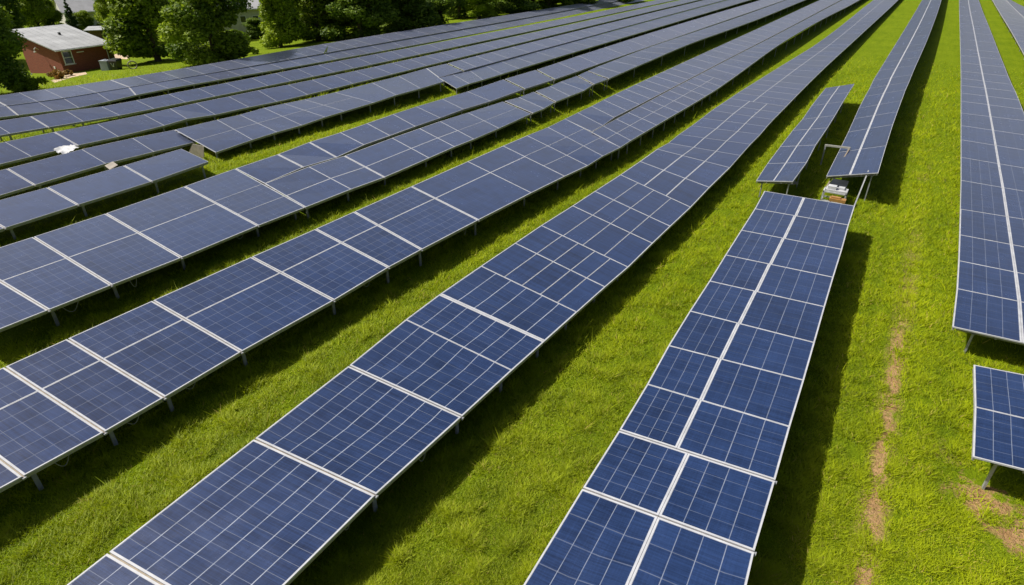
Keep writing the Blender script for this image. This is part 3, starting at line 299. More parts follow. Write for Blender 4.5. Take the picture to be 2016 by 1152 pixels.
"C":[[-11.923,-1.33,0.807,-8.0,-0.816,1.04,"d"],[-12.042,2.564,0.937,-8.059,2.969,1.081,"d"],[-12.161,6.458,1.067,-8.118,6.754,1.122,"d"],[-12.264,9.991,1.178,-8.053,10.085,1.077,"d"],[-12.384,12.773,1.309,-8.015,12.616,1.051,"s"],[-12.424,14.683,1.352,-7.968,14.538,1.019,"k"],[-12.423,17.281,1.352,-7.918,16.779,0.985,"s"],[-12.414,19.779,1.342,-7.864,19.038,0.948,"s"],[-12.407,21.98,1.334,-7.795,21.112,0.901,"s"],[-12.356,24.932,1.278,-7.787,23.795,0.895,"s"],[-12.332,27.344,1.253,-7.77,26.007,0.883,"s"],[-12.293,30.507,1.21,-7.735,28.853,0.86,"s"],[-12.284,33.305,1.201,-7.767,32.082,0.882,"s"],[-12.292,36.113,1.209,-7.753,36.011,0.872,"s"],[-12.23,37.949,1.142,-7.808,38.579,0.91,"s"],[-12.272,40.084,1.187,-7.858,41.203,0.944,"s"],[-12.265,42.701,1.179,-7.864,43.9,0.948,"s"],[-12.283,45.045,1.199,-7.923,46.073,0.988,"s"],[-12.316,47.561,1.235,-7.956,48.198,1.011,"s"],[-12.309,49.991,1.227,-7.964,50.525,1.016,"s"],[-12.296,52.422,1.213,-7.979,52.867,1.027,"s"],[-12.288,54.852,1.204,-7.999,55.223,1.04,"s"],[-12.264,57.282,1.179,-8.016,57.59,1.052,"s"],[-12.236,59.712,1.149,-8.03,59.966,1.062,"s"],[-12.204,62.142,1.113,-8.043,62.35,1.07,"s"],[-12.167,65.787,1.073,-8.053,65.956,1.077,"s"],[-12.126,69.432,1.029,-8.057,69.568,1.08,"s"],[-12.08,73.077,0.979,-8.055,73.185,1.079,"s"],[-12.031,76.722,0.926,-8.047,76.806,1.073,"s"],[-11.983,80.367,0.873,-8.032,80.431,1.063,"s"],[-11.933,84.012,0.819,-8.015,84.059,1.052,"s"],[-11.894,87.657,0.777,-7.998,87.689,1.04,"s"],[-11.867,91.302,0.747,-7.979,91.322,1.027,"s"],[-11.851,97.134,0.73,-7.959,97.143,1.013,"s"],[-11.846,102.966,0.725,-7.938,102.966,0.998,"s"],[-11.853,108.798,0.732,-7.915,108.791,0.983,"s"],[-11.871,114.63,0.751,-7.891,114.616,0.967,"s"],[-11.901,120.462,0.784,-7.867,120.443,0.95,"s"],[-11.931,126.294,0.817,-7.844,126.27,0.934,"s"],[-11.965,132.126,0.853,-7.818,132.098,0.917,"s"],[-12.001,137.958,0.893,-7.79,137.927,0.897,"s"],[-12.033,143.79,0.927,-7.762,143.756,0.878,"s"],[-12.06,153.511,0.957,-7.737,153.474,0.861,"s"],[-12.083,163.231,0.982,-7.716,163.192,0.847,"s"],[-12.102,172.951,1.003,-7.698,172.91,0.834,"s"],[-12.117,182.671,1.019,-7.684,182.629,0.824,"s"],[-12.124,192.391,1.027,-7.674,192.347,0.818,"s"],[-12.124,202.111,1.027,-7.671,202.066,0.816,"s"],[-12.124,211.831,1.027,-7.671,211.786,0.816,"s"],[-12.124,221.551,1.027,-7.671,221.505,0.816,"s"],[-12.124,231.271,1.027,-7.671,231.224,0.816,"s"],[-12.124,240.991,1.027,-7.671,240.944,0.816,"s"]],
"E":[[-3.973,5.775,0.945,0.069,6.208,1.481,"d"],[-4.116,9.663,1.001,-0.17,9.646,1.49,"d"],[-4.179,11.968,1.026,-0.23,11.879,1.492,"d"],[-4.268,14.194,1.061,-0.303,13.99,1.495,"s"],[-4.405,16.365,1.115,-0.357,16.238,1.497,"s"],[-4.492,18.746,1.15,-0.425,18.424,1.5,"s"],[-4.553,21.229,1.174,-0.504,20.923,1.503,"s"],[-4.644,23.711,1.21,-0.572,23.376,1.506,"s"],[-4.728,26.489,1.243,-0.633,26.141,1.508,"s"],[-4.809,29.294,1.276,-0.731,28.967,1.512,"s"],[-4.948,31.836,1.33,-0.782,31.553,1.514,"s"]],
"D":[[-2.717,37.074,0.991,-0.302,36.336,1.848,"s"],[-2.784,42.123,1.009,-0.373,42.003,1.851,"s"],[-2.872,47.389,1.033,-0.418,47.601,1.852,"s"],[-2.968,51.41,1.06,-0.42,51.669,1.852,"s"],[-3.061,55.024,1.085,-0.415,55.711,1.852,"s"],[-3.116,59.687,1.1,-0.404,60.258,1.852,"s"],[-3.137,63.399,1.106,-0.353,64.041,1.85,"s"],[-3.219,67.277,1.128,-0.331,67.769,1.849,"s"],[-3.22,72.97,1.128,-0.273,73.417,1.847,"s"],[-3.212,78.663,1.126,-0.192,79.071,1.845,"s"],[-3.218,84.356,1.128,-0.122,84.731,1.842,"s"],[-3.203,90.049,1.124,-0.05,90.395,1.84,"s"],[-3.189,99.158,1.12,0.017,99.48,1.838,"s"],[-3.177,108.266,1.117,0.078,108.569,1.836,"s"],[-3.169,117.375,1.114,0.13,117.66,1.834,"s"],[-3.174,126.483,1.116,0.175,126.754,1.833,"s"],[-3.186,135.592,1.119,0.199,135.85,1.832,"s"],[-3.2,144.701,1.123,0.216,144.948,1.831,"s"],[-3.216,159.882,1.127,0.23,160.12,1.831,"s"],[-3.233,175.063,1.132,0.241,175.294,1.83,"s"],[-3.252,190.244,1.137,0.249,190.468,1.83,"s"],[-3.275,205.425,1.143,0.254,205.644,1.83,"s"],[-3.275,220.606,1.143,0.254,220.82,1.83,"s"],[-3.275,235.787,1.143,0.254,235.997,1.83,"s"]],
"F":[[-5.863,34.302,0.961,-3.929,33.457,1.549,"s"],[-5.984,37.46,1.027,-3.898,37.181,1.538,"s"],[-6.055,41.238,1.065,-4.025,40.898,1.585,"s"],[-6.121,45.518,1.1,-4.039,45.477,1.59,"s"],[-6.121,49.082,1.1,-4.09,49.203,1.609,"s"],[-6.254,53.537,1.172,-4.185,54.004,1.645,"s"],[-6.309,57.332,1.201,-4.242,57.649,1.666,"s"],[-6.335,60.886,1.215,-4.282,61.551,1.681,"s"]],
"R":[[3.361,22.774,1.022,7.52,22.763,1.166,"s"],[3.468,25.875,1.056,7.588,25.756,1.212,"s"],[3.513,28.604,1.07,7.594,28.302,1.216,"s"],[3.543,31.59,1.08,7.592,31.24,1.214,"s"],[3.572,35.104,1.089,7.599,34.911,1.219,"s"],[3.603,39.912,1.099,7.606,39.214,1.224,"s"],[3.608,44.682,1.1,7.593,43.727,1.215,"s"],[3.612,49.071,1.101,7.593,47.929,1.215,"s"],[3.615,53.213,1.103,7.59,52.111,1.213,"s"],[3.619,57.371,1.104,7.571,56.747,1.2,"s"],[3.624,61.993,1.105,7.558,60.858,1.191,"s"],[3.627,65.532,1.106,7.547,64.49,1.185,"s"],[3.63,69.205,1.107,7.527,68.354,1.171,"s"],[3.634,72.992,1.108,7.475,71.997,1.136,"s"],[3.633,77.182,1.108,7.443,76.549,1.115,"s"],[3.623,82.777,1.105,7.422,82.186,1.1,"s"],[3.609,88.371,1.1,7.395,87.817,1.082,"s"],[3.596,93.966,1.096,7.366,93.442,1.063,"s"],[3.578,102.917,1.091,7.336,102.42,1.043,"s"],[3.559,111.868,1.085,7.303,111.393,1.021,"s"],[3.537,120.819,1.078,7.267,120.363,0.997,"s"],[3.512,129.77,1.07,7.224,129.331,0.968,"s"],[3.485,138.722,1.061,7.176,138.295,0.936,"s"],[3.46,147.673,1.053,7.133,147.258,0.907,"s"],[3.439,162.591,1.047,7.096,162.187,0.882,"s"],[3.422,177.51,1.041,7.064,177.114,0.861,"s"],[3.408,192.429,1.037,7.039,192.039,0.844,"s"],[3.393,207.347,1.032,7.008,206.964,0.823,"s"],[3.393,222.266,1.032,7.007,221.888,0.823,"s"],[3.393,237.184,1.032,7.007,236.811,0.823,"s"]],
"S":[[3.836,15.854,1.076,7.375,15.822,1.488,"s"],[3.906,18.136,1.1,7.396,18.005,1.502,"s"],[3.913,20.449,1.102,7.393,20.372,1.5,"s"]],
"T":[[9.459,58.407,1.027,14.016,57.341,1.488,"s"],[9.496,63.116,1.058,14.052,61.468,1.531,"s"],[9.526,67.616,1.083,14.018,66.113,1.49,"s"],[9.554,72.116,1.107,13.973,70.737,1.438,"s"],[9.583,76.616,1.131,13.941,75.342,1.399,"s"],[9.608,81.116,1.152,13.885,79.931,1.333,"s"],[9.626,85.616,1.167,13.825,84.507,1.262,"s"],[9.636,90.116,1.175,13.76,89.072,1.186,"s"],[9.641,97.316,1.179,13.692,96.326,1.105,"s"],[9.64,104.516,1.179,13.619,103.573,1.018,"s"],[9.634,111.716,1.174,13.542,110.813,0.927,"s"],[9.621,118.916,1.163,13.461,118.046,0.831,"s"],[9.598,126.116,1.144,13.374,125.275,0.729,"s"],[9.571,133.316,1.121,13.285,132.499,0.623,"s"],[9.54,140.516,1.095,13.192,139.72,0.514,"s"],[9.509,152.516,1.069,13.097,151.738,0.401,"s"],[9.48,164.516,1.045,13.005,163.753,0.292,"s"],[9.453,176.516,1.022,12.924,175.765,0.196,"s"],[9.428,188.516,1.002,12.855,187.776,0.115,"s"],[9.412,200.516,0.988,12.803,199.785,0.053,"s"],[9.402,212.516,0.98,12.745,211.793,-0.015,"s"],[9.402,224.516,0.98,12.733,223.8,-0.029,"s"],[9.402,236.516,0.98,12.733,235.805,-0.029,"s"]],
"T2":[[14.103,57.452,1.509,17.035,57.22,1.722,"s"],[14.14,61.52,1.553,17.062,61.082,1.762,"s"],[14.113,65.42,1.52,17.028,65.023,1.712,"s"],[14.076,69.32,1.477,16.984,68.957,1.65,"s"],[14.05,73.22,1.445,16.95,72.886,1.602,"s"],[14.006,77.12,1.393,16.9,76.811,1.53,"s"],[13.962,81.02,1.342,16.85,80.732,1.459,"s"],[13.915,84.92,1.285,16.795,84.65,1.381,"s"],[13.864,88.82,1.224,16.737,88.566,1.297,"s"],[13.809,92.72,1.159,16.674,92.479,1.207,"s"],[13.751,98.96,1.089,16.606,98.73,1.111,"s"],[13.689,105.2,1.015,16.535,104.979,1.009,"s"],[13.623,111.44,0.936,16.459,111.227,0.901,"s"],[13.553,117.68,0.853,16.379,117.474,0.786,"s"],[13.483,123.92,0.77,16.299,123.72,0.672,"s"],[13.41,130.16,0.683,16.212,129.964,0.547,"s"],[13.335,136.4,0.593,16.123,136.209,0.421,"s"],[13.258,142.64,0.501,16.04,142.452,0.302,"s"],[13.179,153.04,0.406,15.961,152.855,0.189,"s"],[13.097,163.44,0.309,15.886,163.258,0.083,"s"],[13.026,173.84,0.224,15.82,173.66,-0.012,"s"],[12.965,184.24,0.151,15.765,184.062,-0.091,"s"],[12.916,194.64,0.094,15.729,194.463,-0.142,"s"],[12.88,205.04,0.051,15.705,204.865,-0.176,"s"],[12.845,215.44,0.008,15.68,215.266,-0.213,"s"],[12.845,225.84,0.008,15.675,225.667,-0.219,"s"],[12.845,236.24,0.008,15.675,236.068,-0.219,"s"]]}''')
GROUP = "solar panel tables standing in the field"

def cols_for(row, i, ymid):
    if row == 'A': return [.43, .74] if i == 4 else [.47]
    if row == 'A2': return [.54] if i < 7 else []
    if row == 'B': return [.38] if i < 10 else [.37, .68]
    if row == 'B2': return [.5] if ymid < 62 else []
    if row == 'C':
        if i < 6: return []
        if i < 8: return [.26, .45, .64, .81]
        if i < 11: return [.27, .5, .74]
        return [.36, .67] if ymid < 52 else [.42]
    if row == 'E': return [.478] if i < 2 else [.40 + .008 * (i - 2)]
    if row in ('R', 'S'): return [.46]
    if row == 'D': return [.47]
    if row == 'F': return [.48]
    if row == 'R4x': return [.5] if i < 6 else []
    return []

def cells_for(row, i, wd, ln):
    """cell counts across and along one panel, and how strongly their lines show"""
    if row == 'C':
        if i < 3: return 7, 10, .85, .28
        if i < 5: return 7, 6, .8, .22
        if i == 5: return 6, 4, .9, .12
        return 1, 1, 0, 0
    if row in ('E', 'S'):
        near = i < 3 or row == 'S'
        return (4, 5, .48, .22) if near else (4, 4, .40, .10)
    if row == 'R': return 4, 5, (.35 if i < 6 else .15), .12
    if row == 'A': return max(2, round(wd / .55)), max(3, round(ln / .42)), .20, .18
    if row == 'B' and i < 8: return max(3, round(wd / .52)), max(4, round(ln / .42)), .26, .24
    if row in ('D', 'F'): return 5, 4, .15, .08
    return max(2, round(wd / .6)), max(3, round(ln / .5)), .05, .04

TH = 0.045
def panel(row, i, P, u0, u1, v0, v1, fw, root, loc, split):
    """one framed module: P(u, v) is the table surface, fw = frame widths left, right, near, far"""
    c = [P(u0, v0), P(u1, v0), P(u1, v1), P(u0, v1)]
    n = (c[1] - c[0]).cross(c[3] - c[0]).normalized()
    wd = ((c[1] - c[0]).length + (c[2] - c[3]).length) / 2; ln = ((c[3] - c[0]).length + (c[2] - c[1]).length) / 2
    def Q(a, b): return (c[0] * (1 - a) + c[1] * a) * (1 - b) + (c[3] * (1 - a) + c[2] * a) * b
    a0, a1, b0, b1 = fw[0] / wd, 1 - fw[1] / wd, fw[2] / ln, 1 - fw[3] / ln
    inn = [Q(a0, b0), Q(a1, b0), Q(a1, b1), Q(a0, b1)]
    off = Vector(loc)
    # glass slab
    top = [p - n * 0.006 - off for p in inn]; bot = [p - n * (TH - 0.008) - off for p in inn]
    v = top + bot; f = [(0, 1, 2, 3), (4, 7, 6, 5)]; mi = [0, 1]
    fv = [p - off for p in c] + [p - off for p in inn] + [p - n * TH - off for p in c] + [p - n * TH - off for p in inn]
    ff = []
    for k in range(4):
        k2 = (k + 1) % 4
        ff += [(k, k2, 4 + k2, 4 + k), (k2, k, 8 + k, 8 + k2), (4 + k, 4 + k2, 12 + k2, 12 + k), (12 + k, 12 + k2, 8 + k2, 8 + k)]
    if split:
        o = link_mesh("solar_panel", v, f, [M['glass'], M['backsheet']], root, mi)
        link_mesh("frame", fv, ff, M['frame'], o)
    else:
        b = len(v)
        o = link_mesh("solar_panel", v + fv, f + [tuple(b + q for q in g) for g in ff], [M['glass'], M['backsheet'], M['frame']], root, mi + [2] * len(ff))
    nu, nv, su, sv = cells_for(row, i, wd, ln)
    me = o.data
    la = me.uv_layers.new(name="cells"); lb = me.uv_layers.new(name="lines")
    for li, (x, y) in enumerate(((0, 0), (nu, 0), (nu, nv), (0, nv))): la.data[li].uv = (x, y)
    for li in range(len(me.loops)): lb.data[li].uv = (su, sv)
    return o

LABELS = {
'R1a': ['cut-off near table on the tree side of the back row, by the dark tree', 'blue-grey tables on the tree side of the back row, just past the red house corner', 'long grey run on the tree side of the back row, along the tree edge'],
'R1b': ['cut-off near table on the camera side of the back row of solar panels', 'four-bay table on the camera side of the back row, below the red house', 'long grey run on the camera side of the back row, behind its black slit'],
'R2': ['two-bay cut-off near table of the second row from the trees', 'long grey run of the second row of solar panels from the trees'],
'R3': ['near table of the third row from the trees, ending at the white sheet', 'long grey run of the third row from the trees, beyond the white sheet'],
'R4': ['cut-off near table of the fourth row from the trees, beside a pale double seam', 'three-bay table of the fourth row from the trees, ending beside a beige leaning board'],
'R4x': ['wider two-panel section of the fourth row from the trees, between its two stepped corners'],
'R4y': ['short joint table of the fourth row from the trees, at its far stepped corner', 'long far run of the fourth row from the trees, past the stepped corner'],
'R5': ['cut-off nearest table of the short fifth row from the trees', 'second table from the near end of the short fifth row from the trees', 'third table of the short fifth row from the trees, next to its end table', 'end table of the short fifth row, its bare corner pointing at the grass'],
'R5x': ['far run of the fifth row that starts at the stepped corner above the grass'],
'A': ['cut-off first table at the near end of the sixth row from the trees', 'second blue table from the near end of the sixth row from the trees', 'third blue table from the near end of the sixth row from the trees', 'fourth blue table from the near end of the sixth row from the trees', 'two-seam table of the sixth row from the trees, just before the row splits'],
'A1': ['single-panel table at the split of the sixth row, on its tree side', 'next single-panel table beyond the split, on the tree side of the sixth row', 'seven-bay table on the tree side of the sixth row, ending at a black seam', 'single-bay table between two black seams on the tree side of the sixth row', 'long far run on the tree side of the sixth row, past its black seams'],
'A2': ['two-bay table at the split of the sixth row, on its grass side', 'five-bay table on the grass side of the sixth row, ending at a black notch', 'two-bay table past the black notch on the grass side of the sixth row', 'three-bay table between black seams on the grass side of the sixth row', 'narrow single-bay table between black seams, grass side of the sixth row', 'long far run on the grass side of the sixth row, past its last seam'],
'B': ['corner sliver of a table, near end of the seventh row from the trees', 'second two-panel table from the near end of the seventh row from the trees', 'third two-panel table from the near end of the seventh row from the trees', 'fourth two-panel table from the near end of the seventh row from the trees', 'fifth two-panel table from the near end of the seventh row from the trees', 'sixth two-panel table from the near end of the seventh row from the trees', 'seventh two-panel table from the near end of the seventh row from the trees', 'eighth two-panel table from the near end of the seventh row from the trees', 'five-bay table of the seventh row from the trees, just before its black lengthwise seam'],
'B1': ['long strip on the tree side of the black lengthwise seam in the seventh row'],
'B2': ['long two-panel strip on the grass side of the black seam in the seventh row'],
'C': ["dark blue table of the wide eighth row cut off by the photo's bottom edge", 'large single-panel table with bright cell grid, nearest whole one in the wide eighth row', 'second large single-panel table from the bottom of the wide eighth row', 'table with a thin white cross line and a thick white far edge, eighth row', 'very long continuous run of the wide eighth row, several panels across'],
'E': ['two-panel dark blue table cut off at the bottom edge, nearest in its ladder-like row', 'single-bay table between two thick double seams in the ladder-like two-panel row', 'eight-bay two-panel table of the ladder-like row, ending before the white trolley'],
'D': ['long tilted two-panel row starting above the white trolley, with a wide shadow'],
'F': ['short seven-bay solar table alone on the grass beside the empty metal frame'],
'R': ['long two-panel row with a straight white edge, overhanging shade at its near end'],
'S': ['short two-bay table cut by the photo edge, over bare earth patches'],
'T': ['far row in the top corner, on the grass side of its dark seam'],
'T2': ['far row in the top corner, on the outer side of its dark seam']}

def build_row(row, st):
    seps = [s[6] for s in st]
    starts = [0] + [k for k in range(1, len(st) - 1) if seps[k] in 'dkg'] + [len(st) - 1]
    for ti in range(len(starts) - 1):
        i0, i1 = starts[ti], starts[ti + 1]
        L = [Vector(s[0:3]) for s in st]; Rr = [Vector(s[3:6]) for s in st]
        mid = (L[i0] + Rr[i0] + L[i1] + Rr[i1]) / 4
        loc = Vector((mid.x, (L[i0].y + Rr[i0].y) / 2, ground_z(mid.x)))
        root = empty("solar_table", loc)
        lab = LABELS[row][ti]
        tag(root, lab, "solar panel table", GROUP)
        # panels
        for i in range(i0, i1):
            s0, s1 = seps[i], seps[i + 1]
            ln = ((L[i + 1] - L[i]).length + (Rr[i + 1] - Rr[i]).length) / 2
            wd = ((Rr[i] - L[i]).length + (Rr[i + 1] - L[i + 1]).length) / 2
            def P(u, v, i=i): return (L[i] * (1 - u) + Rr[i] * u) * (1 - v) + (L[i + 1] * (1 - u) + Rr[i + 1] * u) * v
            def gapw(s, edge):
                if s == 'd': return .022, .050
                if s == 'k': return .008, .075
                if s == 'g': return .17, .02
                return (.0, .04) if edge else (.005, .022)
            g0, f0 = gapw(s0, i == i0 and i == 0); g1, f1 = gapw(s1, i == i1 - 1 and i1 == len(st) - 1)
            if st[i][1] > 55: f0 = min(f0, .05); f1 = min(f1, .05)
            us = [0.0] + cols_for(row, i, (L[i].y + L[i + 1].y) / 2) + [1.0]
            thin = len(us) > 3 or (row == 'C' and i > 5)
            cw = .014 if thin else (.05 if row in ('E', 'R', 'S', 'D') else .028)
            if row == 'C' and i > 10: cw = .03
            eg = .04
            if row[0] == 'R' and row != 'R' or L[i].y > 34: f0 = min(f0, .04 if s0 == 'd' else .014); f1 = min(f1, .04 if s1 == 'd' else .014); eg = .022; cw = min(cw, .05 if row in ('R', 'D', 'F') else .022 if row == 'C' else .014)
            for k in range(len(us) - 1):
                ga = 0 if k == 0 else .005 / wd; gb = 0 if k == len(us) - 2 else .005 / wd
                panel(row, i, P, us[k] + ga, us[k + 1] - gb, g0 / ln, 1 - g1 / ln,
                      (eg if k == 0 else cw, eg if k == len(us) - 2 else cw, f0, f1), root, loc, L[i].y < 62)
        # purlins under the panels, one near each long edge
        for u in (.012, .30, .70, .988):
            mb = MB()
            for i in range(i0, i1):
                a = L[i] * (1 - u) + Rr[i] * u; b = L[i + 1] * (1 - u) + Rr[i + 1] * u
                d = (b - a).normalized()
                if i == i0: a = a + d * .04
                if i == i1 - 1: b = b - d * .04
                z = Vector((0, 0, TH + .055))
                mb.bar(a - z, b - z, .05, .10)
            mb.build("rail", M['rail'], root, loc)
        # posts and cross beams
        step = 1
        last = -99
        for i in range(i0, i1 + 1):
            if i == i1 and i1 < len(st) - 1 and seps[i1] not in 'g': continue
            if L[i].y - last < (1.7 if L[i].y < 60 else 4.0): continue
            last = L[i].y
            dv = (L[i1] - L[i0]).normalized()
            sh = dv * (.30 if i == i0 else -.30 if i == i1 else 0.0)
            for u in (.16, .90):
                p = L[i] * (1 - u) + Rr[i] * u + sh
                mb = MB(); tp = p.z - TH - .20
                mb.box((p.x, p.y, (tp + ground_z(p.x) - .15) / 2), (.055, .11, tp - ground_z(p.x) + .15))
                mb.box((p.x, p.y, tp + .01), (.12, .16, .02))
                mb.build("post", M['steel'], root, loc)
            mb = MB()
            z = Vector((0, 0, TH + .105 + .045))
            q = L[i] + sh; r = Rr[i] + sh
            mb.bar(q * .96 + r * .04 - z, q * .04 + r * .96 - z, .07, .09)
            mb.build("cross_beam", M['rail'], root, loc)
        # capping beam that shows in the gap between neighbouring tables
        if seps[i1] == 'd' and i1 < len(st) - 1:
            mb = MB(); z = Vector((0, 0, TH + .022))
            mb.bar(L[i1] * .995 + Rr[i1] * .005 - z, L[i1] * .005 + Rr[i1] * .995 - z, .14, .03)
            mb.build("gap_strip", M['beam'], root, loc)
            # clamp sticking out at the camera-side end of the gap
            mb = MB(); d = (Rr[i1] - L[i1]).normalized()
            mb.bar(Rr[i1] - z, Rr[i1] + d * .05 - z, .09, .05)
            mb.build("end_clamp", M['steel'], root, loc)
        # loose cable loops under a few of the nearer tables
        if row in ('A', 'B', 'C') and ti in (1, 2, 3, 5, 7):
            rr = random.Random(ti * 7 + ord(row[0]))
            for _ in range(1):
                f = rr.uniform(.15, .85); p = (Rr[i0] * (1 - f) + Rr[i1] * f); p = p + (L[i0] - Rr[i0]).normalized() * .25 - Vector((0, 0, .12))
                q = p + Vector((rr.uniform(-.1, .2), rr.uniform(.25, .6), rr.uniform(-.1, .0)))
                dz = rr.uniform(.25, .5)
                pts = [p.lerp(q, k / 8) - Vector((0, 0, dz * math.sin(math.pi * k / 8))) for k in range(9)]
                mb = MB(); mb.tube(pts, .012, 5); mb.build("cable", M['cable'], root, loc)

for row, st in ROWS.items():
    build_row(row, st)

# ------------------------------------------------------------------ the empty frame and the clutter between the short table and the long row
def at(x, y, z=0.0): return Vector((x, y, ground_z(x) + z))
fr = empty("mounting_frame", (-2.95, 39.5, 0))
tag(fr, "bare metal mounting frame without panels beside the short six-bay solar table", "frame")
E0 = Vector((-2.95, 39.5, 0))
mb = MB(); mb.bar(Vector((-3.65, 42.4, 1.25)), Vector((-2.2, 42.2, 1.35)), .12, .10); mb.build("top_beam", M['rail'], fr, E0)
mb = MB(); mb.bar(Vector((-2.25, 42.2, 1.28)), Vector((-2.55, 35.7, .55)), .06, .06); mb.build("side_rail", M['beam'], fr, E0)
mb = MB(); mb.bar(Vector((-3.6, 42.35, 1.2)), Vector((-3.6, 42.35, -.1)), .08, .08); mb.build("post", M['steel'], fr, E0)
mb = MB(); mb.bar(Vector((-2.3, 42.15, 1.28)), Vector((-2.3, 42.15, -.1)), .08, .08); mb.build("post", M['steel'], fr, E0)
mb = MB(); mb.bar(Vector((-2.55, 35.8, .55)), Vector((-2.55, 35.8, -.1)), .07, .07); mb.build("post", M['steel'], fr, E0)

def cart():
    c = Vector((-1.98, 35.6, 0))
    t = empty("equipment_trolley", c)
    tag(t, "white metal equipment trolley with a dark sloping screen under the end of a row", "trolley")
    mb = MB()
    for dx in (-.55, .55):
        for dy in (-.35, .35): mb.bar(c + Vector((dx, dy, .05)), c + Vector((dx, dy, .75)), .06, .06)
    for z in (.22, .72):
        for dy in (-.35, .35): mb.bar(c + Vector((-.58, dy, z)), c + Vector((.58, dy, z)), .06, .06)
        for dx in (-.55, .55): mb.bar(c + Vector((dx, -.35, z)), c + Vector((dx, .35, z)), .06, .06)
    mb.build("frame", M['white'], t, c)
    mb = MB(); mb.box(c + Vector((.05, 0, .80)), (1.05, .62, .09)); mb.build("top", M['white'], t, c)
    mb = MB(); mb.box(c + Vector((-.2, -.05, .93)), (.42, .36, .16)); mb.box(c + Vector((.25, .1, .90)), (.3, .3, .1)); mb.build("control_box", M['white'], t, c)
    mb = MB(); mb.hexa([c + Vector(p) for p in ((-.5, .38, .70), (.42, .38, .70), (.45, 1.25, .95), (-.35, 1.25, .95), (-.5, .38, .74), (.42, .38, .74), (.45, 1.25, .99), (-.35, 1.25, .99))])
    mb.build("screen", M['dark_metal'], t, c)
    for dx in (-.55, .55):
        mb = MB(); mb.tube([c + Vector((dx - .03, -.35, .07)), c + Vector((dx + .03, -.35, .07))], .07, 12); mb.build("wheel", M['dark_metal'], t, c)
cart()
mb = MB(); c = Vector((-1.72, 34.55, 0))
mb.box(c + Vector((0, 0, .62)), (.78, .34, .16)); mb.box(c + Vector((-.1, 0, .73)), (.45, .2, .08)); mb.tube([c + Vector((-.3, 0, .55)), c + Vector((-.3, 0, .02))], .04, 6); mb.tube([c + Vector((.3, 0, .55)), c + Vector((.3, 0, .02))], .04, 6)
tag(mb.build("tool_case", M['orange']), "small orange tool case on legs in front of the white trolley", "case")
ms = MB(); ms.bar(Vector((-.78, 36.9, 1.7)), Vector((-.92, 33.6, .0)), .06, .06)
tag(ms.build("brace_pole", M['steel']), "slanting grey brace pole below the end corner of the long row", "pole")

# loose sheets and boards among the left-hand rows
def sheet(name, pts, mat, label, cat, th=.03):
    mb = MB(); n = (Vector(pts[1]) - Vector(pts[0])).cross(Vector(pts[3]) - Vector(pts[0])).normalized() * th
    if n.z < 0: n = -n
    P = [Vector(p) for p in pts]
    mb.hexa([p - n for p in P] + P)
    return tag(mb.build(name, mat), label, cat)
def crumpled(name, pts, mat, label, cat, n=14, amp=.09):
    A, B_, C_, D_ = [Vector(p) for p in pts]; rr = random.Random(4); v = []; f = []
    for j in range(n + 1):
        for i_ in range(n + 1):
            a, b = i_ / n, j / n
            p = (A * (1 - a) + B_ * a) * (1 - b) + (D_ * (1 - a) + C_ * a) * b
            p = p + Vector((rr.uniform(-.03, .03), rr.uniform(-.03, .03), amp * math.sin(a * 9 + 2.5 * math.sin(b * 5)) * .6 + rr.uniform(-.4, .4) * amp)); v.append(p)
    m_ = n + 1
    top = [(j * m_ + i_, j * m_ + i_ + 1, (j + 1) * m_ + i_ + 1, (j + 1) * m_ + i_) for j in range(n) for i_ in range(n)]
    k = len(v); v += [p - Vector((0, 0, .012)) for p in v[:k]]
    f = top + [tuple(k + q for q in reversed(g)) for g in top]
    return tag(link_mesh(name, v, f, mat, smooth=True), label, cat)
crumpled("white_sheet", [(-45.5, 16.61, 0.75), (-43.31, 16.23, 0.95), (-43.61, 17.43, 0.98), (-45.7, 17.81, 0.78)], M["white"], "crumpled white sheet lying in the gap beside the third row", "sheet")
sheet("leaning_board", [(-39.42, 21.99, 0.15), (-37.49, 21.81, 0.15), (-37.17, 21.83, 1.0), (-38.28, 21.78, 1.0)], M["beige"], "beige board leaning under the stepped corner of the fourth row", "board")
sheet("loose_board", [(-39.29, 16.66, 0.8), (-38.13, 16.36, 0.85), (-38.23, 16.92, 0.95), (-39.32, 17.19, 0.9)], M["beige"], "small beige board lying in the gap beside the short fifth row", "board")
sheet("loose_board", [(-4.55, 34.93, 0.95), (-4.14, 34.95, 0.85), (-3.84, 35.26, 0.9), (-4.02, 35.3, 1.0)], M["beige"], "beige scrap of board under the near corner of the short seven-bay table", "board")
c = Vector((-57.07, 50.64, 1.15)); ds = empty("dish", c); tag(ds, "small grey dish standing on the tree-side panels of the back row", "dish")
mb = MB(); mb.tube([c - c, Vector((.12, 0, .38))], .04, 6); mb.build("stem", M['steel'], ds)
mb = MB(); n_ = Vector((-.6, -.45, .5)).normalized(); mb.tube([Vector((.12, 0, .38)), Vector((.12, 0, .38)) + n_ * .06, Vector((.12, 0, .38)) + n_ * .12], [.18, .42, .50], 18); mb.build("reflector", M['white'], ds, smooth=False)

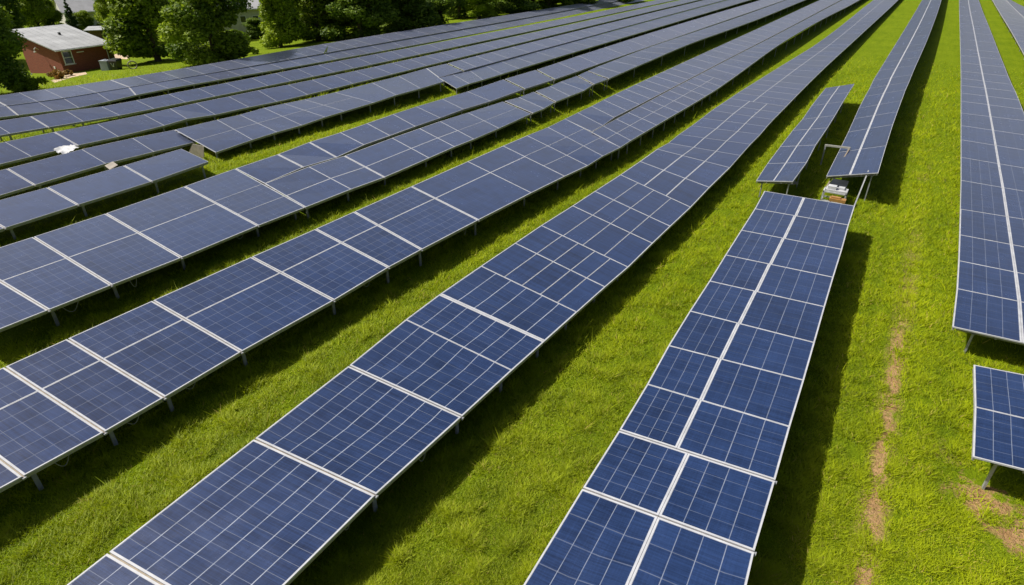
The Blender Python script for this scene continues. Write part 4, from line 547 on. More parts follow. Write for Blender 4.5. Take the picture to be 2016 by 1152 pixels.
# ------------------------------------------------------------------ trees
def leaf_cloud(clumps, n, size, rs, flat=0.0):
    """leaf-sized quads spread through the clumps: (centre, radii, weight)"""
    W = np.array([c[2] for c in clumps], float); W /= W.sum()
    pick = rs.choice(len(clumps), n, p=W)
    C = np.array([c[0] for c in clumps])[pick]; Rd = np.array([c[1] for c in clumps])[pick]
    d = rs.normal(size=(n, 3)); d /= np.linalg.norm(d, axis=1)[:, None]
    r = rs.uniform(.30, 1.0, n) ** .5
    r *= rs.uniform(.86, 1.12, n)
    P = C + d * Rd * r[:, None]
    nrm = d + rs.normal(scale=.75, size=(n, 3)); nrm[:, 2] += .35
    nrm /= np.linalg.norm(nrm, axis=1)[:, None]
    a = np.cross(nrm, rs.normal(size=(n, 3))); a /= np.linalg.norm(a, axis=1)[:, None] + 1e-9
    b = np.cross(nrm, a)
    s = size * rs.uniform(.55, 1.35, n)[:, None]
    V = np.stack([P - a * s, P + b * s * .55, P + a * s, P - b * s * .55], 1).reshape(-1, 3)
    tone = np.clip(rs.normal(.5, .22, n) + rs.normal(scale=.18, size=len(clumps))[pick], 0, 1)
    return V, tone

def cloud_mesh(name, V, tone, mat, nper=4):
    n = len(V) // nper
    me = bpy.data.meshes.new(name)
    me.vertices.add(len(V)); me.vertices.foreach_set("co", V.astype(np.float32).ravel())
    me.loops.add(n * nper); me.loops.foreach_set("vertex_index", np.arange(n * nper, dtype=np.int32))
    me.polygons.add(n); me.polygons.foreach_set("loop_start", np.arange(0, n * nper, nper, dtype=np.int32))
    at_ = me.attributes.new("tone", 'FLOAT', 'FACE'); at_.data.foreach_set("value", tone.astype(np.float32))
    me.materials.append(mat); me.update(); me.validate()
    return me

def crown_broad(seed, H, R, n):
    rs = np.random.RandomState(seed); cl = []
    for k in range(26):
        z = rs.uniform(.06, .97); prof = math.sin(math.pi * min(1, (z * .74 + .26))) ** .6
        a = rs.uniform(0, 2 * math.pi); rr = R * prof * rs.uniform(.25, .78)
        q = R * rs.uniform(.26, .46)
        cl.append(((rr * math.cos(a), rr * math.sin(a), z * H), (q, q, q * rs.uniform(.7, 1.0)), q ** 2))
    cl.append(((0, 0, H * .55), (R * .5, R * .5, H * .34), R * R * .25))
    cl.append(((0, 0, H * .9), (R * .3, R * .3, H * .14), R * R * .08))
    V, tone = leaf_cloud(cl, n, .215, rs)
    V[:, 2] = np.maximum(V[:, 2], .25)
    return V, tone

def crown_conifer(seed, H, R, n):
    rs = np.random.RandomState(seed); cl = []
    for k in range(26):
        z = .06 + .92 * k / 25; rr = R * (1 - z) ** .85 * .62
        for j in range(3):
            a = rs.uniform(0, 6.28); q = R * (1 - z) * .34 + .22
            cl.append(((rr * math.cos(a), rr * math.sin(a), z * H - .2), (q, q, q * .45), q ** 2 + .08))
    return leaf_cloud(cl, n, .24, rs)

def trunk_mesh(seed, H, R, mat):
    rs = random.Random(seed); mb = MB()
    pts = [(rs.uniform(-.1, .1) * k, rs.uniform(-.1, .1) * k, H * .8 * k / 5 - (.4 if k == 0 else 0)) for k in range(6)]
    r0 = .035 * H * .5 + .08
    mb.tube(pts, [r0 * 1.25, r0, r0 * .85, r0 * .65, r0 * .45, r0 * .2], 9)
    for k in range(7):
        z = H * rs.uniform(.22, .65); a = rs.uniform(0, 6.28); l = R * rs.uniform(.5, .85)
        mb.tube([(0, 0, z), (l * .5 * math.cos(a), l * .5 * math.sin(a), z + l * .25), (l * math.cos(a), l * math.sin(a), z + l * .6)], [r0 * .4, r0 * .25, r0 * .08], 6)
    o = mb.build("trunk", mat, smooth=True)
    me = o.data; bpy.data.objects.remove(o); return me

CROWNS = {}
for sd, key, H, R, n in ((1, 'broad_a', 13, 4.6, 27000), (2, 'broad_b', 14, 5.2, 31000), (3, 'broad_c', 12, 4.0, 24000), (4, 'broad_d', 15, 5.6, 31000)):
    CROWNS[key] = (crown_broad(sd, H, R, n), trunk_mesh(sd, H, R, M['bark']))
CROWNS['conifer'] = (crown_conifer(9, 13, 3.2, 11000), trunk_mesh(9, 13, .8, M['bark']))
MESHES = {}
def tree(name, loc, key, leaf, sc, rz, label, group="trees beyond the solar field"):
    (V, tone), tm = CROWNS[key]
    if (key, leaf) not in MESHES: MESHES[(key, leaf)] = cloud_mesh("crown", V, tone, M[leaf])
    r = empty(name, loc, rz); r.scale = sc if isinstance(sc, tuple) else (sc, sc, sc)
    tag(r, label, "tree", group)
    c = bpy.data.objects.new("crown", MESHES[(key, leaf)]); COL.objects.link(c); c.parent = r
    t_ = bpy.data.objects.new("trunk", tm); COL.objects.link(t_); t_.parent = r
    return r
for a in [
('broadleaf_tree', (-85.7, 47.06, -1.71), 'broad_c', 'leaf_mid', (1.274, 1.274, 0.964), 0, 'mid green leafy tree beside the lawn of the red brick house'),
('broadleaf_tree', (-69.44, 44.87, -0.3), 'broad_a', 'leaf_mid', (1.092, 1.092, 0.81), 1, 'tall full green tree at the field corner, leafy down to the grass'),
('broadleaf_tree', (-78.82, 61.6, -1.12), 'broad_c', 'leaf_light', (0.962, 0.962, 0.871), 2, 'yellow-green tree at the field edge in front of a pale house wall'),
('broadleaf_tree', (-77.99, 68.06, -1.04), 'broad_a', 'leaf_mid', (1.144, 1.144, 0.778), 3.6, 'mid green bushy tree between a yellow-green tree and dark woodland'),
('broadleaf_tree', (-71.22, 70.32, -0.46), 'broad_b', 'leaf_dark', (1.105, 1.105, 0.681), 0.4, 'dark tree next to the mid green bushy one at the field edge'),
('broadleaf_tree', (-71.25, 79.79, -0.46), 'broad_c', 'leaf_dark', (1.43, 1.43, 0.76), 1.9, 'second dark tree from the mid green bushy one at the field edge'),
('broadleaf_tree', (-71.03, 89.08, -0.44), 'broad_b', 'leaf_dark', (1.04, 1.04, 0.622), 2.9, 'dark tree just before the bright yellow-green one at the field edge'),
('broadleaf_tree', (-71.38, 100.91, -0.47), 'broad_c', 'leaf_light', (1.066, 1.066, 0.684), 4.2, 'bright yellow-green tree among the dark trees at the field edge'),
('broadleaf_tree', (-68.45, 109.02, -0.21), 'broad_a', 'leaf_dark', (1.17, 1.17, 0.588), 5.1, 'dark tree just past the bright yellow-green one at the field edge'),
('broadleaf_tree', (-66.41, 118.34, -0.04), 'broad_b', 'leaf_dark', (1.17, 1.17, 0.507), 0.9, 'dark tree second past the bright yellow-green one at the field edge'),
('broadleaf_tree', (-64.23, 128.07, -0.0), 'broad_d', 'leaf_dark', (1.04, 1.04, 0.446), 2.2, 'farthest dark tree seen before the field edge leaves the picture'),
('broadleaf_tree', (-62.46, 140.47, -0.0), 'broad_a', 'leaf_dark', (1.3, 1.3, 0.52), 3.3, 'dark tree hidden past the last visible one along the field edge'),
('broadleaf_tree', (-101.65, 74.87, -3.05), 'broad_c', 'leaf_dark', (0.65, 0.65, 0.266), 0.7, 'small dark tree in front of the pale distant house at the field edge'),
('broadleaf_tree', (-106.57, 65.17, -3.05), 'broad_b', 'leaf_dark', (1.17, 1.17, 0.836), 0.2, 'dark woodland tree standing behind the field-edge trees', 'dark woodland behind the field-edge trees'),
('broadleaf_tree', (-77.41, 102.99, -0.99), 'broad_b', 'leaf_dark', (1.105, 1.105, 0.61), 0.9, 'dark woodland tree standing behind the field-edge trees', 'dark woodland behind the field-edge trees'),
('broadleaf_tree', (-77.09, 114.86, -0.97), 'broad_d', 'leaf_dark', (1.105, 1.105, 0.533), 2.7, 'dark woodland tree standing behind the field-edge trees', 'dark woodland behind the field-edge trees'),
('broadleaf_tree', (-73.53, 124.3, -0.66), 'broad_a', 'leaf_dark', (1.17, 1.17, 0.564), 3.3, 'dark woodland tree standing behind the field-edge trees', 'dark woodland behind the field-edge trees'),
('broadleaf_tree', (-82.25, 75.33, -1.41), 'broad_d', 'leaf_dark', (0.975, 0.975, 0.673), 4.9, 'dark woodland tree standing behind the field-edge trees', 'dark woodland behind the field-edge trees'),
('broadleaf_tree', (-71.33, 134.05, -0.46), 'broad_c', 'leaf_dark', (1.3, 1.3, 0.563), 0.1, 'dark woodland tree standing behind the field-edge trees', 'dark woodland behind the field-edge trees'),
('broadleaf_tree', (-77.26, 80.26, -0.98), 'broad_d', 'leaf_dark', (1.04, 1.04, 0.635), 1.1, 'dark woodland tree standing behind the field-edge trees', 'dark woodland behind the field-edge trees'),
('broadleaf_tree', (-108.35, 89.48, -3.05), 'broad_d', 'leaf_dark', (1.17, 1.17, 0.706), 1.5, 'dark woodland tree standing behind the field-edge trees', 'dark woodland behind the field-edge trees'),
('broadleaf_tree', (-104.55, 97.88, -3.05), 'broad_b', 'leaf_dark', (1.3, 1.3, 0.737), 2.4, 'dark woodland tree standing behind the field-edge trees', 'dark woodland behind the field-edge trees'),
('broadleaf_tree', (-102.36, 109.12, -3.05), 'broad_d', 'leaf_dark', (1.235, 1.235, 0.659), 3.1, 'dark woodland tree standing behind the field-edge trees', 'dark woodland behind the field-edge trees'),
('broadleaf_tree', (-99.62, 121.74, -2.93), 'broad_b', 'leaf_dark', (1.3, 1.3, 0.663), 4.4, 'dark woodland tree standing behind the field-edge trees', 'dark woodland behind the field-edge trees'),
('broadleaf_tree', (-96.6, 132.78, -2.66), 'broad_a', 'leaf_dark', (1.43, 1.43, 0.66), 5.2, 'dark woodland tree standing behind the field-edge trees', 'dark woodland behind the field-edge trees'),
('broadleaf_tree', (-93.72, 146.77, -2.41), 'broad_d', 'leaf_dark', (1.17, 1.17, 0.518), 0.5, 'dark woodland tree standing behind the field-edge trees', 'dark woodland behind the field-edge trees'),
('broadleaf_tree', (-75.53, 24.64, -0.83), 'broad_d', 'leaf_dark', (0.717, 0.717, 0.717), 1.0, 'big near-black tree beside the red brick house, shading its wall'),
('broadleaf_tree', (-112.95, 35.85, -3.05), 'broad_b', 'leaf_dark', (1.008, 1.008, 0.915), 2.0, "dark tree behind the near-black one at the photo's edge"),
('broadleaf_tree', (-127.66, 46.41, -3.05), 'broad_a', 'leaf_dark', (0.896, 0.896, 0.896), 2.6, 'dark tree behind the red house, next to a light green one'),
('broadleaf_tree', (-135.02, 54.42, -3.05), 'broad_b', 'leaf_light', (0.694, 0.694, 0.694), 4.0, 'light green tree rising behind the pale roof of the red house'),
('broadleaf_tree', (-137.04, 57.9, -3.05), 'broad_c', 'leaf_mid', (0.515, 0.515, 0.505), 0.3, 'small mid green tree behind the pale roof, beside a dark conifer'),
('conifer_tree', (-132.72, 59.03, -3.05), 'conifer', 'leaf_conifer', 0.48, 0.9, 'small dark conifer behind the red house roof, below the grey roof'),
('broadleaf_tree', (-132.09, 61.05, -3.05), 'broad_a', 'leaf_mid', (0.403, 0.403, 0.299), 1.8, 'low round green tree in front of the grey-roofed house'),
('broadleaf_tree', (-130.64, 63.63, -3.05), 'broad_c', 'leaf_dark', (0.47, 0.47, 0.47), 2.7, 'slim dark tree behind the flat-roofed shed'),
('broadleaf_tree', (-127.29, 64.09, -3.05), 'broad_b', 'leaf_light', (0.616, 0.616, 0.616), 3.7, 'light green tree beside the flat-roofed shed, above the lawn'),
('broadleaf_tree', (-115.11, 59.74, -3.05), 'broad_c', 'leaf_mid', (0.784, 0.784, 0.784), 5.0, 'mid green tree at the back of the lawn, past the shed'),
('broadleaf_tree', (-173.21, 68.84, -3.05), 'broad_d', 'leaf_mid', (1.12, 1.12, 0.646), 0.2, 'background tree among the far houses behind the lawn', 'background trees around the far houses'),
('broadleaf_tree', (-170.38, 63.63, -3.05), 'broad_b', 'leaf_dark', (1.232, 1.232, 0.714), 1.2, 'background tree among the far houses behind the lawn', 'background trees around the far houses'),
('broadleaf_tree', (-127.56, 72.58, -3.05), 'broad_d', 'leaf_dark', (1.3, 1.3, 0.719), 2.4, 'background tree among the far houses behind the lawn', 'background trees around the far houses'),
('broadleaf_tree', (-145.08, 79.71, -3.05), 'broad_b', 'leaf_mid', (1.12, 1.12, 0.714), 3.4, 'background tree among the far houses behind the lawn', 'background trees around the far houses'),
('broadleaf_tree', (-116.1, 78.06, -3.05), 'broad_d', 'leaf_mid', (1.17, 1.17, 0.725), 4.4, 'background tree among the far houses behind the lawn', 'background trees around the far houses'),
('broadleaf_tree', (-153.12, 76.88, -3.05), 'broad_d', 'leaf_mid', (0.896, 0.896, 0.659), 5.5, 'background tree among the far houses behind the lawn', 'background trees around the far houses')]:
    tree(*a)

def bush(name, loc, R, H, leaf, n, seed, label, size=.13):
    rs = np.random.RandomState(seed); cl = []
    for k in range(9):
        a = rs.uniform(0, 6.28); rr = R * rs.uniform(.1, .75); q = R * rs.uniform(.28, .45)
        cl.append(((rr * math.cos(a), rr * math.sin(a), H * rs.uniform(.3, .75)), (q, q, q * .8), q * q))
    V, tone = leaf_cloud(cl, n, size, rs); V[:, 2] = np.maximum(V[:, 2], .03)
    o = bpy.data.objects.new(name, cloud_mesh(name, V, tone, M[leaf])); COL.objects.link(o); o.location = loc
    return tag(o, label, "bush")
bush("bush", (-72.94, 26.92, -0.6), 1.5, 1.3, "leaf_light", 2600, 5, "bright green rounded bush at the end of the back row, below the red house")
bush("bush", (-73.75, 25.99, -0.68), .8, .75, "leaf_light", 1000, 6, "small bright green bush beside the dark tree at the back row end")
bush("flower_bush", (-82.89, 33.33, -1.47), .9, 1.0, "leaf_dry", 1300, 7, "orange-brown dry bush against the red brick wall")
bush("flower_bush", (-84.6, 35.28, -1.62), .7, .8, "leaf_dry", 900, 8, "smaller dry golden bush at the corner of the red brick house")
bush("bush", (-112.9, 55.78, -3.05), 1.1, 1.2, "leaf_mid", 1500, 9, "round green shrub on the sunny lawn behind the red house")
bush("bush", (-75.49, 45.1, -0.83), .9, .8, "leaf_light", 1200, 12, "low light green shrub under the tall full tree at the field corner")
bush("bush", (-74.42, 53.56, -0.73), 1.0, .9, "leaf_light", 1200, 13, "low light green shrub between two trees at the field edge")

# ------------------------------------------------------------------ houses
def mat_brick(name, c1, c2, mortar):
    m, t, b = material(name); L = t.links
    tc = t.nodes.new("ShaderNodeTexCoord"); uv = t.nodes.new("ShaderNodeUVMap"); uv.uv_map = "wall"
    br = t.nodes.new("ShaderNodeTexBrick"); br.inputs["Scale"].default_value = 1.0
    br.inputs["Brick Width"].default_value = .23; br.inputs["Row Height"].default_value = .075; br.inputs["Mortar Size"].default_value = .008
    br.inputs["Color1"].default_value = c1 + (1,); br.inputs["Color2"].default_value = c2 + (1,); br.inputs["Mortar"].default_value = mortar + (1,)
    L.new(uv.outputs[0], br.inputs[0])
    n = t.nodes.new("ShaderNodeTexNoise"); n.inputs["Scale"].default_value = 1.3; n.inputs["Detail"].default_value = 5; L.new(tc.outputs["Object"], n.inputs[0])
    mx = t.nodes.new("ShaderNodeMix"); mx.data_type = 'RGBA'; mx.blend_type = 'MULTIPLY'; mx.inputs[0].default_value = .45
    L.new(br.outputs[0], mx.inputs[6]); L.new(n.outputs["Color"], mx.inputs[7]); L.new(br.outputs[0], b.inputs["Base Color"])
    b.inputs["Roughness"].default_value = .9; b.inputs["Specular IOR Level"].default_value = .2
    return m
M['brick'] = mat_brick("red_brick", (0.28, 0.078, 0.046), (0.20, 0.056, 0.036), (0.24, 0.12, 0.09))
M['roof_pale'] = simple("pale_metal_roof", (0.36, 0.37, 0.38), .55, 0, .22, .5)
M['roof_grey'] = simple("grey_roof", (0.40, 0.40, 0.42), .7, 0, .12, 1.2)
M['render_wall'] = simple("rendered_wall", (0.55, 0.53, 0.5), .85, 0, .1, 2)
M['pane'] = simple("window_pane", (0.03, 0.04, 0.045), .08)
M['trim'] = simple("white_trim", (0.72, 0.73, 0.72), .5)
M['timber'] = simple("timber_wall", (0.16, 0.10, 0.055), .85, 0, .3, 4)
M['path'] = simple("garden_path", (0.50, 0.38, 0.26), .95, 0, .2, 2.5)
HC=Vector((-88.83, 36.81, -1.99)); HA=1.6143

house = empty("brick_house", HC, HA)          # local x runs along the shaded wall, local y along the sunlit gable wall
tag(house, "small red brick house with a pale single-pitch metal roof", "house")
LX, LY, H0, H1 = 5.9, 8.6, 2.75, 4.25
def wall_uv(o, su):
    me = o.data; l = me.uv_layers.new(name="wall")
    for p in me.polygons:
        for li in p.loop_indices:
            v = me.vertices[me.loops[li].vertex_index].co
            l.data[li].uv = ((v.y if abs(p.normal.x) > .5 else v.x), v.z)
B0 = -1.2
v = [(0, 0, B0), (LX, 0, B0), (LX, LY, B0), (0, LY, B0), (0, 0, H0), (LX, 0, H0), (LX, LY, H1), (0, LY, H1)]
wl = link_mesh("wall", v, [(0, 1, 5, 4), (1, 2, 6, 5), (2, 3, 7, 6), (3, 0, 4, 7), (4, 5, 6, 7)], M['brick'], house); wall_uv(wl, 1)
sl = (H1 - H0) / LY
def rz(y): return H0 + sl * y
mb = MB()
ox = .55; oy0, oy1 = -.65, LY + .5
mb.hexa([(-ox, oy0, rz(oy0) + .04), (LX + ox, oy0, rz(oy0) + .04), (LX + ox, oy1, rz(oy1) + .04), (-ox, oy1, rz(oy1) + .04),
         (-ox, oy0, rz(oy0) + .17), (LX + ox, oy0, rz(oy0) + .17), (LX + ox, oy1, rz(oy1) + .17), (-ox, oy1, rz(oy1) + .17)])
rf = mb.build("roof", M['roof_pale'], house)
mb = MB()
for k in range(1, 9):
    x = -ox + (LX + 2 * ox) * k / 9
    mb.bar((x, oy0 + .02, rz(oy0) + .185), (x, oy1 - .02, rz(oy1) + .185), .04, .03)
mb.build("standing_seam", M['roof_pale'], rf)
mb = MB(); mb.box((3.3, 5.0, rz(5.0) + .30), (.25, .25, .3)); mb.build("vent", M['dark_metal'], rf)
mb = MB(); mb.bar((-ox, oy0 - .06, rz(oy0) + .06), (LX + ox, oy0 - .06, rz(oy0) + .06), .10, .10); mb.build("gutter", M['trim'], house)
def window(name, cx, cz, w_, h_):
    mb = MB(); y = -.035
    for sx in (-1, 1): mb.box((cx + sx * (w_ / 2 - .05), y, cz), (.10, .08, h_))
    mb.box((cx, y, cz + h_ / 2 - .05), (w_ - .2, .08, .10)); mb.box((cx, y, cz - h_ / 2 + .05), (w_ - .2, .08, .10)); mb.box((cx, y, cz), (w_ - .2, .06, .05))
    o = mb.build(name, M['trim'], house)
    mb = MB(); mb.box((cx, -.015, cz), (w_ - .2, .025, h_ - .2)); mb.build("pane", M['pane'], o)
    mb = MB(); mb.box((cx, -.06, cz - h_ / 2 - .04), (w_ + .2, .14, .06)); mb.build("sill", M['trim'], o)
window("window", .95, 1.75, 1.15, 1.55)
mb = MB(); mb.box((2.55, -.05, 2.2), (.85, .1, .10)); mb.build("wall_light", M['trim'], house)
mb = MB(); mb.tube([(LX - .12, -.08, 2.65), (LX - .12, -.08, -.6)], .05, 8); mb.build("downpipe", M['trim'], house)
mb = MB(); mb.tube([(-.02, 4.2, 2.5), (-.35, 4.2, 2.75), (-.55, 4.2, 2.6), (-.55, 4.2, 2.35)], .045, 8); mb.box((-.55, 4.2, 2.28), (.2, .2, .12)); mb.build("gooseneck_lamp", M['trim'], house)
mb = MB(); mb.box((-.03, 1.9, .55), (.06, .3, .25)); mb.build("meter_box", M['trim'], house)
mb = MB(); mb.box((LX + .45, 1.3, .9), (.9, 1.8, 2.4)); mb.build("porch", M['timber'], house)

def gable_house(loc, rz_, wx, wy, hw, hr, label, wall, roof):
    h = empty("far_house", loc, rz_); tag(h, label, "house")
    o = link_mesh("wall", [(-wx/2, -wy/2, -1), (wx/2, -wy/2, -1), (wx/2, wy/2, -1), (-wx/2, wy/2, -1), (-wx/2, -wy/2, hw), (wx/2, -wy/2, hw), (wx/2, wy/2, hw), (-wx/2, wy/2, hw), (-wx/2, 0, hw + hr), (wx/2, 0, hw + hr)],
        [(0, 1, 5, 4), (2, 3, 7, 6), (1, 2, 6, 9, 5), (3, 0, 4, 8, 7)], wall, h)
    mb = MB(); e = .45; s = hr / (wy / 2)
    for sg in (-1, 1):
        a = (-wx/2 - e, sg * (wy/2 + e), hw - e * s); b = (wx/2 + e, sg * (wy/2 + e), hw - e * s); c = (wx/2 + e, 0, hw + hr); d = (-wx/2 - e, 0, hw + hr)
        P = [Vector(q) for q in (a, b, c, d)]; up = Vector((0, 0, .16))
        mb.hexa([p + Vector((0, 0, .03)) for p in P] + [p + up for p in P])
    r = mb.build("roof", roof, h)
    mb = MB(); mb.box((wx * .28, wy * .12, hw + hr + .2), (.6, .6, 1.4)); mb.build("chimney", M['brick'], r); wall_uv(r.children[0], 1)
    mb = MB(); mb.bar((-wx/2 - e, -wy/2 - e - .06, hw - e * s + .02), (wx/2 + e, -wy/2 - e - .06, hw - e * s + .02), .12, .16); mb.build("gutter", M['trim'], h)
    for k in (-1, 0, 1):
        mb = MB(); mb.box((k * wx * .3, -wy/2 - .02, hw * .55), (1.1, .06, 1.2)); f_ = mb.build("window", M['trim'], h)
        mb = MB(); mb.box((k * wx * .3, -wy/2 - .06, hw * .55), (.9, .03, 1.0)); mb.build("pane", M['pane'], f_)

gable_house((-147.3, 67.67, -3.05), 1.315, 7.0, 8.0, 3.1, 3.0, 'distant house with a broad grey roof above the small trees', M['render_wall'], M['roof_grey'])
gable_house((-110.48, 79.85, -3.05), 0.736, 7.5, 7, 4.6, 3.0, 'pale distant house half hidden between two field-edge trees', M['render_wall'], M['roof_grey'])
gable_house((-154.16, 80.97, -3.05), 1.349, 9, 8, 3.4, 2.8, 'distant grey-roofed house showing only an eave beside the light green tree', M['render_wall'], M['roof_grey'])
shed = empty("garden_shed", (-121.63, 58.45, -3.05), 0.873); tag(shed, "low flat-roofed timber shed at the back of the lawn", "shed")

mb = MB(); mb.box((0, 1.2, .45), (4.4, 2.4, 2.4)); mb.build("wall", M['timber'], shed)
mb = MB(); mb.hexa([(-2.7, -.5, 1.68), (2.7, -.5, 1.68), (2.7, 3.0, 1.95), (-2.7, 3.0, 1.95), (-2.7, -.5, 1.80), (2.7, -.5, 1.80), (2.7, 3.0, 2.07), (-2.7, 3.0, 2.07)]); mb.build("roof", M['roof_pale'], shed)
mb = MB(); mb.box((.3, -.03, .6), (1.1, .06, 1.9)); mb.build("dark_opening", M['dark_metal'], shed)  # dark slab for the shed's opening, the shade inside put into its colour


c = Vector((-84.43, 39.85, -1.6)); tk = empty("water_tank", c, .4); tag(tk, "grey box-shaped tank standing at the corner of the red brick house", "tank")
mb = MB(); mb.hexa([(-.55, -.5, 0), (.55, -.5, 0), (.55, .5, 0), (-.55, .5, 0), (-.5, -.45, 1.05), (.5, -.45, 1.05), (.5, .45, 1.05), (-.5, .45, 1.05)]); mb.build("body", M['tank'], tk)
mb = MB(); mb.box((0, 0, 1.1), (1.1, 1.0, .09)); mb.tube([(0, 0, 1.14), (0, 0, 1.24)], .2, 12); mb.build("lid", M['tank'], tk)
c = Vector((-83.16, 40.33, -1.49)); bn = empty("wheelie_bin", c, .45); tag(bn, "black bin with a white v-shaped mark beside the grey tank", "bin")
mb = MB(); mb.hexa([(-.4, -.4, 0), (.4, -.4, 0), (.4, .4, 0), (-.4, .4, 0), (-.55, -.52, 1.05), (.55, -.52, 1.05), (.55, .52, 1.05), (-.55, .52, 1.05)]); mb.build("body", M['dark_metal'], bn)
mb = MB(); mb.hexa([(-.6, -.58, 1.06), (.6, -.58, 1.06), (.6, .58, 1.06), (-.6, .58, 1.06), (-.5, -.5, 1.18), (.5, -.5, 1.18), (.5, .5, 1.25), (-.5, .5, 1.25)]); mb.build("lid", M['dark_metal'], bn)
mb = MB(); mb.bar((-.2, -.55, .85), (-.02, -.49, .4), .08, .03, up=(0, 1, 0)); mb.bar((.18, -.55, .8), (.02, -.49, .4), .08, .03, up=(0, 1, 0)); mb.build("mark", M['white'], bn)
c = Vector((-80.4, 40.87, -1.25)); mb = MB()
pts = [c + Vector((.25 * math.cos(2 * math.pi * k / 16), .42 * math.cos(2 * math.pi * k / 16), .45 + .45 * math.sin(2 * math.pi * k / 16))) for k in range(17)]
mb.tube(pts, .07, 8, cap=False); tag(mb.build("hose_ring", M['beige'], smooth=True), "round straw-coloured hoop standing on the grass strip", "hoop")
c = Vector((-87.49, 44.32, -1.87)); mb = MB(); mb.tube([c, c + Vector((.03, 0, 1.5))], .035, 6); tag(mb.build("garden_post", M['beige']), "thin pale post behind the straw-coloured hoop", "post")

pv = [(x, y, ground_z(x) + .012) for x, y, z in [(-100.92, 48.36, -3.04), (-105.25, 51.04, -3.05), (-105.75, 52.4, -3.05), (-103.94, 52.99, -3.05), (-101.42, 51.81, -3.05), (-97.2, 48.89, -2.71), (-100.18, 49.4, -2.97), (-96.72, 46.9, -2.67)]]
tag(link_mesh("garden_path", pv, [tuple(range(len(pv)))], M["path"]), kind="structure")
pv = [(x, y, ground_z(x) + .012) for x, y, z in [(-82.16, 32.38, -1.41), (-87.54, 36.54, -1.87), (-86.55, 38.15, -1.79), (-83.3, 36.86, -1.51), (-82.0, 34.46, -1.39), (-78.95, 31.43, -1.13)]]
tag(link_mesh("path", pv, [tuple(range(len(pv)))], M["path"]), kind="structure")

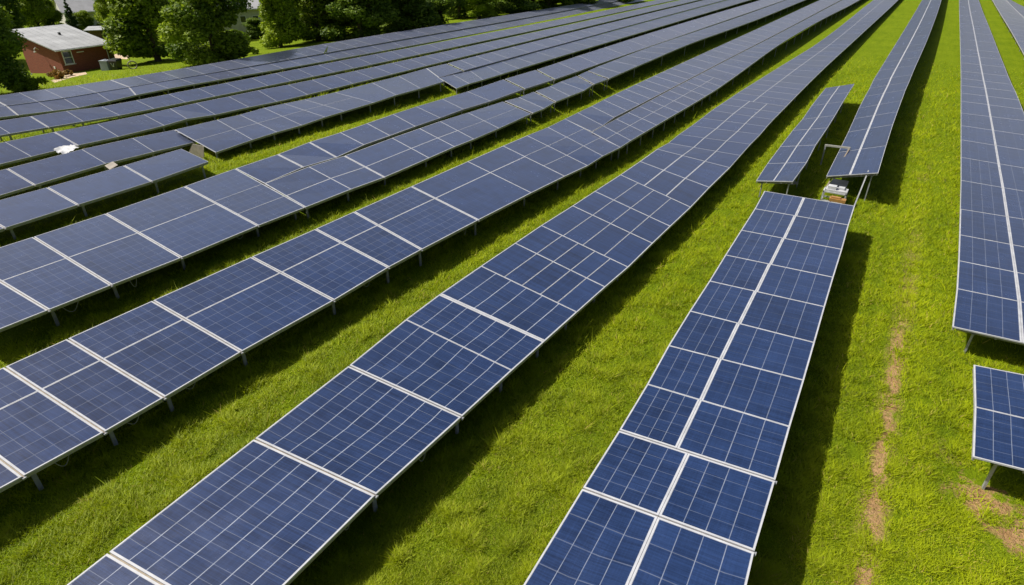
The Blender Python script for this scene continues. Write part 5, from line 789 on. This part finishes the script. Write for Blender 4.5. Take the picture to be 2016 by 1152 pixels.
# ------------------------------------------------------------------ grass blades over the near meadow
def build_grass():
    rs = np.random.RandomState(3)
    Rm = np.array(cam.matrix_world.to_3x3())
    N = 2500000
    # sample distance and bearing so that blades thin out with distance
    d = 7.0 * (95.0 / 7.0) ** (rs.uniform(0, 1, N) ** 1.05)
    ang = np.radians(rs.uniform(-24.0, 97.0, N))
    X = -d * np.sin(ang); Y = d * np.cos(ang)
    # keep what the camera frames, with a margin
    cx, cy, cz = (Rm.T @ np.stack([X, Y, np.full(N, -CAM_Z)]))
    u = 1200 * cx / -cz; v = 1200 * -cy / -cz
    keep = (cz < 0) & (np.abs(u) < 1250) & (v < 800) & (v > -560)
    keep &= rs.uniform(0, 1, N) > (d - 50.0) / 42.0
    # thin the far ones, and the shade under the middle of the tables
    under = np.zeros(N, bool)
    for row, st in ROWS.items():
        a = np.array([s[:6] for s in st], float); o = np.argsort(a[:, 1])
        xl = np.interp(Y, a[o, 1], a[o, 0]); xr = np.interp(Y, a[o, 1], a[o, 3])
        under |= (X > xl + .6) & (X < xr - .9) & (Y > a[o[0], 1] + .8) & (Y < a[o[-1], 1] - .8)
    keep &= ~(under & (rs.uniform(0, 1, N) > .10))
    # worn track and bare patches
    tr = (np.abs(X - 2.05 - .1 * np.sin(Y * 1.1)) < .05 + .17 * (.5 + .5 * np.sin(Y * 2.9 + 3 * X))) & (Y < 24)
    tr |= np.hypot(X - 4.35, (Y - 15.9) * .8) < .72
    tr |= np.hypot((X - 5.3) * .62, Y - 15.0) < .72
    tq = np.sin(X * 5.1 + 2.0 * np.sin(Y * 2.3)) + np.sin(Y * 1.9 + .7) + .8 * np.sin(Y * 4.7 + X * 2)
    keep &= ~(tr & (tq > -1.5) & (rs.uniform(0, 1, N) > .12))
    # clumps: keep fewer where a low-frequency pattern is low
    pat = np.sin(X * 2.1 + 1.3 * np.sin(Y * .9)) + np.sin(Y * 2.6 + 1.7 * np.sin(X * 1.3)) + rs.normal(scale=.7, size=N)
    keep &= (pat > -1.6)
    X, Y, d, pat = X[keep], Y[keep], d[keep], pat[keep]
    n = len(X)
    far = (d / 14.0) ** .55
    # tussocks: height, tone and lean vary in clumps of a few hand-widths
    def vnoise(x, y, seed):
        q = np.random.RandomState(seed).uniform(0, 1, (256, 256)); xi = np.floor(x).astype(int); yi = np.floor(y).astype(int)
        fx = x - xi; fy = y - yi; fx = fx * fx * (3 - 2 * fx); fy = fy * fy * (3 - 2 * fy)
        g = lambda i_, j_: q[i_ % 256, j_ % 256]
        return (g(xi, yi) * (1 - fx) + g(xi + 1, yi) * fx) * (1 - fy) + (g(xi, yi + 1) * (1 - fx) + g(xi + 1, yi + 1) * fx) * fy
    c1 = vnoise(X / .34, Y / .42, 1); c2 = vnoise(X / .9 + 40, Y / 1.3, 2); c3 = vnoise(X / 3.1, Y / 4.5 + 9, 3)
    h = rs.uniform(.04, .11, n) * (.38 + 2.1 * c1 * c1 + .5 * c2) * (.8 + .35 * far)
    h *= np.where(rs.uniform(0, 1, n) < .022, 1.9, 1.0)
    wd = rs.uniform(.006, .012, n) * far * 1.2
    a = rs.uniform(0, 2 * np.pi, n); lean = rs.uniform(.3, 1.3, n) * h
    la = rs.uniform(0, 2 * np.pi, n)
    bx, by = np.cos(a) * wd, np.sin(a) * wd
    z0 = -0.087 * np.clip(-66.0 - X, 0, 35) - .01
    V = np.empty((n, 3, 3), np.float32)
    V[:, 0] = np.stack([X - bx, Y - by, z0], 1); V[:, 1] = np.stack([X + bx, Y + by, z0], 1)
    V[:, 2] = np.stack([X + np.cos(la) * lean, Y + np.sin(la) * lean, z0 + h], 1)
    c4 = vnoise(X / .45 + 7, Y / 9.0, 4); c5 = vnoise(X / .6, Y / .8 + 30, 5)
    tone = np.clip(.04 + .28 * c2 + .32 * c3 + .26 * c1 + .34 * c4 - .05 + rs.normal(0, .12, n), 0, .84)
    straw = rs.uniform(0, 1, n) < .014 + .34 * np.clip(c5 - .72, 0, 1) * (c3 > .45) + .10 * np.clip(c4 - .75, 0, 1)
    tone = np.where(straw, 1.0, tone)
    me = cloud_mesh("grass", V.reshape(-1, 3), tone, M['grass'], 3)
    o = bpy.data.objects.new("grass", me); COL.objects.link(o)
    tag(o, "short bright green meadow grass between the rows of solar tables", "grass", kind='stuff')
    print("grass blades", n)
build_grass()
